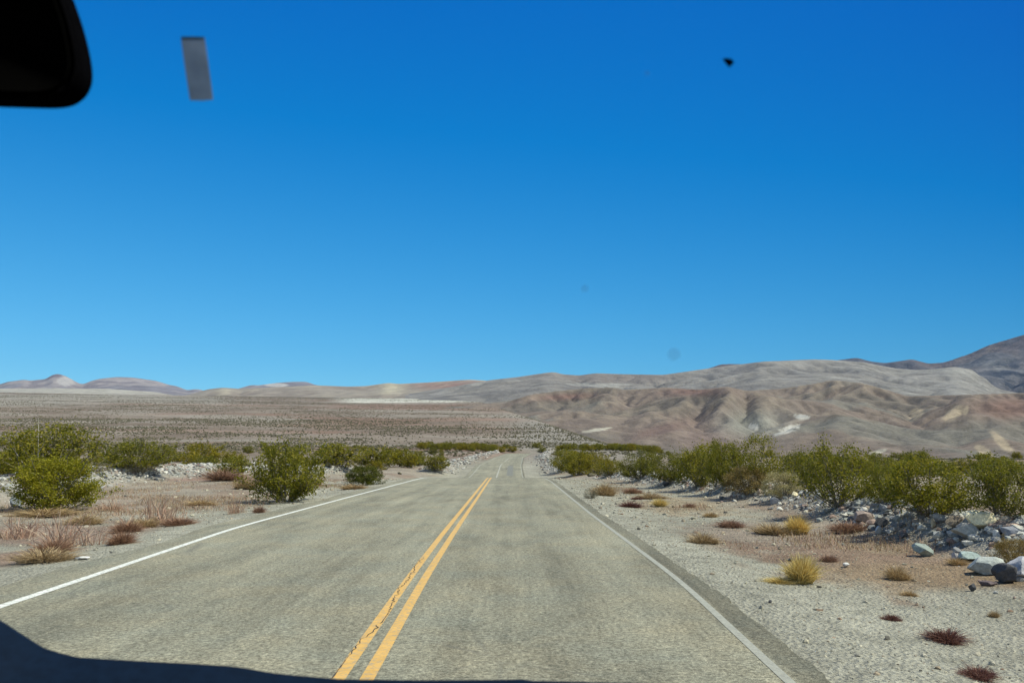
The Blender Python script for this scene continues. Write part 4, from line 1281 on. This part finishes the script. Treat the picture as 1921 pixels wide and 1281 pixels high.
def build_tufts():
    yel = [(0.62, 0.48, 0.17), (0.52, 0.39, 0.13), (0.70, 0.57, 0.25)]
    tan = [(0.40, 0.29, 0.15), (0.32, 0.22, 0.11), (0.48, 0.37, 0.21)]
    rust = [(0.28, 0.16, 0.10), (0.21, 0.12, 0.08), (0.36, 0.23, 0.15)]
    mar = [(0.16, 0.07, 0.05), (0.12, 0.05, 0.04), (0.20, 0.10, 0.07)]
    pink = [(0.46, 0.30, 0.21), (0.36, 0.21, 0.14), (0.52, 0.38, 0.26)]
    K = {}
    for nm, cc, n, sp_, wd, ln, rt in (("yel", yel, 3200, 0.7, 0.006, 1.15, 0.26), ("tan", tan, 2600, 0.8, 0.006, 1.4, 0.36), ("rust", rust, 2200, 0.8, 0.006, 1.5, 0.40), ("mar", mar, 1800, 0.8, 0.007, 1.5, 0.36), ("pink", pink, 260, 0.75, 0.0045, 1.15, 0.5)):
        K[nm] = [tuft(900 + i + len(nm), n, sp_, cc, wd, ln, rt) for i in range(2)]
    L = [("yel", 1514, 1098, 78, 1046, "tall bright yellow grass clump on the right gravel shoulder"),
         ("yel", 1470, 1096, 80, 1086, "flattened yellow straw lying beside the tall yellow grass clump"),
         ("yel", 1503, 1004, 56, 970, "yellow grass clump at the foot of the right rubble berm"),
         ("tan", 1455, 1004, 74, 982, "wide tan grass clump next to the yellow clump under the berm"),
         ("tan", 1322, 1020, 56, 999, "golden tan low clump alone on the right shoulder gravel"),
         ("tan", 1136, 930, 46, 906, "tan clump with a greenish top on the far right shoulder"),
         ("yel", 1240, 951, 38, 936, "pale yellow low clump in the row of dry clumps far right of the road"),
         ("mar", 1183, 952, 40, 940, "dark maroon low weed beside the pale yellow low clump"),
         ("tan", 1222, 936, 60, 924, "tan dry patch above the pale yellow low clump"),
         ("rust", 1187, 926, 36, 914, "small rust weed beyond the dark maroon low weed"),
         ("mar", 1198, 937, 22, 931, "tiny brown weed between the rust weed and the maroon weed"),
         ("rust", 1296, 952, 22, 943, "small brown weed between the pale clump and the golden clump"),
         ("rust", 1375, 990, 48, 974, "rust-brown low weed above the golden tan clump"),
         ("tan", 1335, 970, 26, 960, "small tan weed near the rust-brown low weed"),
         ("mar", 1677, 1164, 34, 1152, "small dark maroon weed alone on the gravel low at right"),
         ("mar", 1787, 1208, 74, 1183, "larger reddish-brown weed on the gravel beyond the small maroon weed"),
         ("mar", 1848, 1275, 66, 1254, "flat reddish weed at the bottom corner of the gravel"),
         ("tan", 1688, 1088, 44, 1062, "orange-tan weed clump beside bare soil under the berm"),
         ("rust", 1560, 1054, 30, 1040, "small brown weed beyond the tall yellow grass clump"),
         ("tan", 1870, 1158, 20, 1144, "tiny rust stalk at the stony end of the right berm"),
         ("rust", 1600, 1000, 70, 978, "wide brown dry patch below the pinkish rock"),
         ("tan", 1800, 1060, 36, 1046, "tan weed in front of the flat greenish rock"),
         ("tan", 1710, 1118, 30, 1108, "small orange weed lying low below the berm"),
         ("pink", 280, 980, 90, 925, "tall airy pinkish dry stalks on the left shoulder"),
         ("rust", 228, 1000, 50, 976, "rust clump nearest the pavement on the left shoulder"),
         ("rust", 220, 1022, 52, 996, "darker rust clump just in front of the other rust clump"),
         ("rust", 330, 986, 60, 970, "low brown clump to the right of the airy pinkish stalks"),
         ("tan", 265, 990, 60, 972, "tan clump at the foot of the airy pinkish stalks"),
         ("pink", 437, 964, 34, 915, "single thin upright dead stalk left of the large roadside bush"),
         ("rust", 484, 962, 26, 948, "small brown weed at the foot of the large roadside bush"),
         ("tan", 368, 949, 56, 938, "flat orange-tan grass patch left of the large roadside bush"),
         ("pink", 95, 1030, 120, 960, "wide airy mauve weeds near the left frame edge"),
         ("rust", 85, 1040, 64, 1010, "dark rust weed inside the wide mauve weeds"),
         ("tan", 60, 1058, 110, 1032, "low brown weed mat in front of the mauve weeds"),
         ("pink", 20, 1010, 90, 955, "mauve weeds at the frame edge behind the brown mat"),
         ("rust", 410, 905, 80, 882, "reddish dry brush beside the left rubble berm"),
         ("rust", 590, 912, 24, 898, "small rust weed behind the large roadside bush"),
         ("tan", 455, 920, 40, 896, "orange-brown brush touching the large roadside bush"),
         ("tan", 60, 970, 120, 955, "dry tan straw under the bright yellow-green bush"),
         ("tan", 150, 985, 60, 966, "thin tan weeds beyond the rust clumps"),
         ("pink", 205, 960, 70, 930, "faint pinkish stalks behind the tan weeds on the left"),
         ("tan", 660, 918, 50, 908, "straw around the small round dark green bush"),
         ]
    for i, (kd, x, y, w, top, lab) in enumerate(L):
        X, Y = hit(x, y)
        k = Y / F
        nm = "dry_weed" if kd in ("rust", "mar", "pink") else "grass_clump"
        o = obj(nm, K[kd][i % 2], M_DRY, None, label=lab, category="weed" if nm == "dry_weed" else "grass clump")
        o.location = (X, Y + w * k * 0.3, zat(X, Y + w * k * 0.3) - 0.01)
        o.scale = (w * k * 1.0, w * k * 1.0, (y - top) * k * 1.15)
        o.rotation_euler = (0, 0, i * 1.7)

    # ground cover of dry stubble in patches
    rng = np.random.default_rng(5)
    n = 170000
    Y = 8 + 46 * rng.power(0.8, n)
    side = rng.random(n) < 0.5
    d = 1.5 + rng.gamma(2.2, 2.6, n)
    X = np.where(side, paveR(Y) + d, paveL(Y) - d)
    den = fbm(X / 2.4, Y / 4.0, 4, 40 + 333)
    den = den + np.where(side, 0.0, 0.07) * sstep(9, 14, Y)
    keep = (Y > np.where(side, 14.5, 10.5)) & (den > 0.52) & (np.abs(X) < Y * 0.85 + 3) & (rng.random(n) < sstep(0.52, 0.66, den))
    X, Y = X[keep], Y[keep]; n = len(X)
    Z = height(X, Y)
    h = rng.uniform(0.02, 0.14, n) * (0.6 + 0.8 * rng.random(n)); az = rng.uniform(0, 6.28, n); tl = rng.uniform(0, 1.1, n)
    D = np.stack([np.sin(tl) * np.cos(az), np.sin(tl) * np.sin(az), np.cos(tl)], 1)
    S_ = np.stack([-np.sin(az), np.cos(az), 0 * az], 1) * (0.005 + 0.004 * rng.random((n, 1)))
    B = np.column_stack([X, Y, Z - 0.01]); T = B + D * h[:, None]
    V = np.stack([B - S_, B + S_, T + S_ * 0.4, T - S_ * 0.4], 1).reshape(-1, 3)
    cols = np.array(tan + rust + pink + tan)
    c = cols[rng.integers(0, len(cols), n)]
    m = mesh_np("stubble", V, np.arange(n * 4).reshape(-1, 4), np.repeat(c, 4, 0))
    obj("dry_stubble", m, M_DRY, kind="stuff", label="sparse dry brown stubble growing in patches beside the shoulders", category="grass")


# ------------------------------------------------------------------ the car one looks out of
def slab(name, pts, y0, y1, mat, parent, bevel=0.0, segs=3):
    """outline in XZ (counter-clockwise), extruded from y0 to y1, with softened edges"""
    import bmesh
    bm = bmesh.new()
    vs = [bm.verts.new((x, y0, z)) for x, z in pts]
    f = bm.faces.new(vs)
    r = bmesh.ops.extrude_face_region(bm, geom=[f])
    ext = [g for g in r["geom"] if isinstance(g, bmesh.types.BMVert)]
    bmesh.ops.translate(bm, verts=ext, vec=(0, y1 - y0, 0))
    bmesh.ops.recalc_face_normals(bm, faces=bm.faces)
    if bevel:
        ed = [e for e in bm.edges if abs(e.verts[0].co.y - e.verts[1].co.y) < 1e-6]
        bmesh.ops.bevel(bm, geom=ed, offset=bevel, segments=segs, affect='EDGES', profile=0.5)
    m = bpy.data.meshes.new(name); bm.to_mesh(m); bm.free()
    for p in m.polygons: p.use_smooth = True
    return obj(name, m, mat, parent)


def box_mesh(name, x0, x1, y0, y1, z0, z1):
    V = np.array([(x, y, z) for x in (x0, x1) for y in (y0, y1) for z in (z0, z1)])
    return mesh_np(name, V, np.array([(0, 1, 3, 2), (4, 6, 7, 5), (0, 4, 5, 1), (2, 3, 7, 6), (0, 2, 6, 4), (1, 5, 7, 3)]))


def on_glass(x, y, Yg):
    a, e = ae(x, y)
    return float(a) * Yg, EYE + float(e) * Yg


def build_car():
    car = empty("car", (0, 0, 0), label="car cabin we look out of: black mirror and dark dashboard at the picture's edges", category="car")
    def matte(name, col):
        t = NT(name); t.t.nodes.remove(t.b)
        d = t.n("ShaderNodeBsdfDiffuse"); t.link(t.mix(1.0, col, t.ramp(t.noise(80, 3), (0.3, 0.85), (0.7, 1.15)), 'MULTIPLY'), d.inputs[0])
        t.link(d.outputs[0], t.t.nodes["Material Output"].inputs["Surface"])
        return t.m
    black = matte("black plastic", (0.0022, 0.0022, 0.0028))
    navy = mat_plain("dark blue dashboard", (0.003, 0.009, 0.022), 0.8, 0.08, 0.2, 80)
    lining = mat_plain("dark headlining", (0.03, 0.03, 0.032), 0.9, 0.1, 0.1, 40)
    # dashboard: its far edge follows the dark sweep along the bottom of the photograph
    line = [(-420, 1040), (-200, 1075), (-60, 1118), (0, 1150), (40, 1176), (85, 1205), (110, 1214), (150, 1224), (230, 1229), (300, 1233), (380, 1237), (440, 1241), (480, 1247), (510, 1253), (570, 1259), (640, 1265), (800, 1267),
            (940, 1266), (988, 1265), (996, 1268), (1150, 1271), (1300, 1276), (1440, 1282), (1600, 1288), (1921, 1300), (2200, 1310)]
    Yd = 0.92
    P = np.array([on_glass(x, y, Yd) for x, y in line])
    xs = np.linspace(P[0, 0], P[-1, 0], 160); zs = np.interp(xs, P[:, 0], P[:, 1])
    prof = [(0.0, -0.16), (0.0, -0.05), (0.0, -0.012), (-0.006, -0.003), (-0.018, 0.0), (-0.06, -0.016), (-0.16, -0.05), (-0.26, -0.085), (-0.36, -0.13), (-0.40, -0.17), (-0.41, -0.32)]
    V = np.array([[(x, Yd + dy, z + dz) for x, z in zip(xs, zs)] for dy, dz in prof]).reshape(-1, 3)
    dash = obj("dashboard", mesh_np("dashboard", V, grid_faces(len(prof), len(xs)), None, True), navy, car)
    # mirror: rounded housing, glass facing the seats, arm to the roof
    mk = [(-300, -90), (110, -70), (150, 30), (168, 95), (175, 140), (172, 165), (160, 186), (140, 198), (110, 203), (60, 202), (0, 200), (-160, 196), (-290, 190), (-320, 160), (-325, 0), (-322, -70)]
    Ym = 0.52
    for _ in range(2):      # round the corners
        mk = [q for (x0, y0), (x1, y1) in zip(mk, mk[1:] + mk[:1]) for q in ((0.75 * x0 + 0.25 * x1, 0.75 * y0 + 0.25 * y1), (0.25 * x0 + 0.75 * x1, 0.25 * y0 + 0.75 * y1))]
    pts = [on_glass(x, y, Ym + 0.012) for x, y in mk]
    cx, cz = np.mean([p[0] for p in pts]), np.mean([p[1] for p in pts])

    def loft(name, rings, mat, parent):
        P2 = np.array(pts); n = len(P2)
        V = np.concatenate([np.column_stack([cx + (P2[:, 0] - cx) * k, np.full(n, yy), cz + (P2[:, 1] - cz) * k]) for yy, k in rings] + [[[cx, rings[0][0], cz], [cx, rings[-1][0], cz]]])
        m = len(rings); i = np.arange(n); jn = (i + 1) % n
        Fq = [np.stack([r * n + i, r * n + jn, (r + 1) * n + jn, (r + 1) * n + i], 1) for r in range(m - 1)]
        caps = [np.stack([i, jn, np.full(n, m * n), np.full(n, m * n)], 1)[:, :3], np.stack([(m - 1) * n + jn, (m - 1) * n + i, np.full(n, m * n + 1)], 1)]
        Ft = np.concatenate([np.concatenate([q[:, [0, 1, 2]], q[:, [0, 2, 3]]]) for q in Fq] + caps)
        return obj(name, mesh_np(name, V, Ft, None, True), mat, parent)
    mir = loft("rear_view_mirror", [(Ym - 0.004, 0.95), (Ym - 0.003, 0.985), (Ym, 1.0), (Ym + 0.012, 1.0), (Ym + 0.022, 0.90), (Ym + 0.03, 0.78)], black, car)
    t = NT("matte black mirror glass", 0.3, 0.0); t.t.nodes.remove(t.b)  # flat black painted in for the dark cabin's reflection
    dfm = t.n("ShaderNodeBsdfDiffuse"); t.link(t.ramp(t.noise(3, 2), (0, 0.0015), (1, 0.002)), dfm.inputs[0]); t.link(dfm.outputs[0], t.t.nodes["Material Output"].inputs["Surface"])
    loft("glass", [(Ym - 0.0058, 0.90), (Ym - 0.0042, 0.91)], t.m, mir)
    pth = np.array([(cx, Ym + 0.03, cz), (cx, Ym + 0.06, cz + 0.05), (cx + 0.01, Ym - 0.02, 2.02)])
    v, f = tube(pth, 0.012, 0.012, 10)
    obj("arm", mesh_np("arm", v, f, None, True), black, mir)
    # windscreen pane and what sticks to it
    Yb, zb, Yt, zt = 0.98, 1.36, 0.42, 2.03
    gx0, gx1 = -1.22, 0.66
    g = NT("windscreen glass")
    tb = g.n("ShaderNodeBsdfTransparent"); tb.inputs[0].default_value = (0.93, 0.955, 0.94, 1)
    g.link(tb.outputs[0], g.t.nodes["Material Output"].inputs["Surface"])
    V = [(gx0, Yb, zb), (gx1, Yb, zb), (gx1 - 0.06, Yt, zt), (gx0 + 0.06, Yt, zt)]
    pane = obj("windshield", mesh_np("windshield", np.array(V), np.array([(0, 1, 2, 3)])), g.m, car)
    nrm = np.cross(np.array(V[1]) - V[0], np.array(V[3]) - V[0]); nrm /= np.linalg.norm(nrm)

    def pane_pt(x, y, off=0.0):
        a, e = ae(x, y)
        d = np.array([float(a), 1.0, float(e)]); o = np.array([0, 0, EYE])
        s = nrm @ (np.array(V[0]) - o) / (nrm @ d)
        return o + d * s * (1 - off)

    def patch(name, px, mat, thick=0.0008, parent=pane):
        A = np.array([pane_pt(x, y, 0.002) for x, y in px]); B = A + nrm * np.sign(-(nrm @ np.array([0, 1, 0]))) * thick
        n = len(px)
        import bmesh
        bm = bmesh.new()
        va = [bm.verts.new(p) for p in A]; vb = [bm.verts.new(p) for p in B]
        bm.faces.new(va); bm.faces.new(vb[::-1])
        for i in range(n):
            bm.faces.new((va[i], vb[i], vb[(i + 1) % n], va[(i + 1) % n]))
        bmesh.ops.recalc_face_normals(bm, faces=bm.faces)
        m = bpy.data.meshes.new(name); bm.to_mesh(m); bm.free()
        return obj(name, m, mat, parent)

    def film(name, col, alpha, emis=None):
        t = NT(name, 0.7, 0.2)
        c = t.mix(1.0, col, t.ramp(t.noise(60, 4, 0.6), (0.3, 0.8), (0.7, 1.2)), 'MULTIPLY')
        df = t.n("ShaderNodeBsdfDiffuse"); t.link(c, df.inputs[0])
        tl = t.n("ShaderNodeBsdfTranslucent"); t.link(c, tl.inputs[0])
        m1 = t.n("ShaderNodeMixShader"); m1.inputs[0].default_value = 0.6
        t.link(df.outputs[0], m1.inputs[1]); t.link(tl.outputs[0], m1.inputs[2])
        tp = t.n("ShaderNodeBsdfTransparent")
        m2 = t.n("ShaderNodeMixShader"); m2.inputs[0].default_value = alpha
        t.link(tp.outputs[0], m2.inputs[1]); t.link(m1.outputs[0], m2.inputs[2])
        t.link(m2.outputs[0], t.t.nodes["Material Output"].inputs["Surface"])
        return t.m
    patch("sticker", [(340, 70), (362, 69), (384, 71), (391, 120), (400, 187), (380, 189), (357, 188), (348, 130)], film("grey sticker film", (0.22, 0.25, 0.27), 0.72))
    patch("sticker_trim", [(341, 69), (383, 69.5), (384, 73), (341, 73)], film("sticker edge", (0.05, 0.12, 0.12), 0.8), 0.0012)
    patch("dead_insect", [(1355, 111), (1362, 109.5), (1372, 111), (1376.5, 116.5), (1371.5, 121), (1367, 126), (1361.5, 120), (1358, 115.5)], black, 0.002)
    dust = film("water spot", (0.10, 0.16, 0.25), 0.09)
    for cx_, cy_, r_ in ((1264, 664, 12), (1214, 138, 5), (1097, 541, 7)):
        patch("dirt_spot", [(cx_ + r_ * math.cos(q), cy_ + r_ * math.sin(q)) for q in np.linspace(0, 6.28, 13)[:-1]], dust, 0.0003)
    # shell round the cabin
    zr = 2.06
    obj("roof", box_mesh("roof", gx0 - 0.02, gx1 + 0.02, -2.0, 0.40, zr, zr + 0.05), lining, car)
    obj("door", box_mesh("door", gx1 + 0.0, gx1 + 0.06, -2.0, 0.55, 0.35, 1.34), lining, car)
    obj("door", box_mesh("door", gx0 - 0.06, gx0, -2.0, 0.55, 0.35, 1.34), lining, car)
    obj("rear_bulkhead", box_mesh("rear_bulkhead", gx0, gx1, -2.06, -2.0, 0.35, zr), lining, car)
    for x in (gx0, gx1):
        for nm, pth in (("pillar", [(x, 1.0, 1.33), (x, 0.75, 1.66), (x, 0.42, 2.05)]), ("pillar", [(x, -1.95, 1.3), (x, -1.95, 2.06)]), ("pillar", [(x, -0.65, 1.3), (x, -0.68, 2.06)])):
            v, f = tube(np.array(pth, float), 0.035, 0.035, 8)
            obj(nm, mesh_np(nm, v, f, None, True), lining, car)
    obj("floor_pan", box_mesh("floor_pan", gx0, gx1, -2.0, 1.0, 0.30, 0.35), lining, car)


# ------------------------------------------------------------------ haze
def build_haze(density):
    m = bpy.data.materials.new("desert haze"); m.use_nodes = True
    t = m.node_tree
    t.nodes.remove(t.nodes["Principled BSDF"])
    pv = t.nodes.new("ShaderNodeVolumePrincipled")
    pv.inputs["Color"].default_value = (0.20, 0.52, 1.0, 1)
    pv.inputs["Density"].default_value = density
    pv.inputs["Anisotropy"].default_value = 0.0
    t.links.new(pv.outputs[0], t.nodes["Material Output"].inputs["Volume"])
    obj("haze", box_mesh("haze", -20000, 20000, -60, 15500, -40, 1750), m, kind="stuff", label="thin pale blue air over the desert", category="haze")


build_ground()
build_road()
build_hills()
build_car()
build_rubble()
build_boulders()
build_shrubs()
build_scrub()
build_tufts()
HAZE = 1.3e-5
if HAZE:
    build_haze(HAZE)
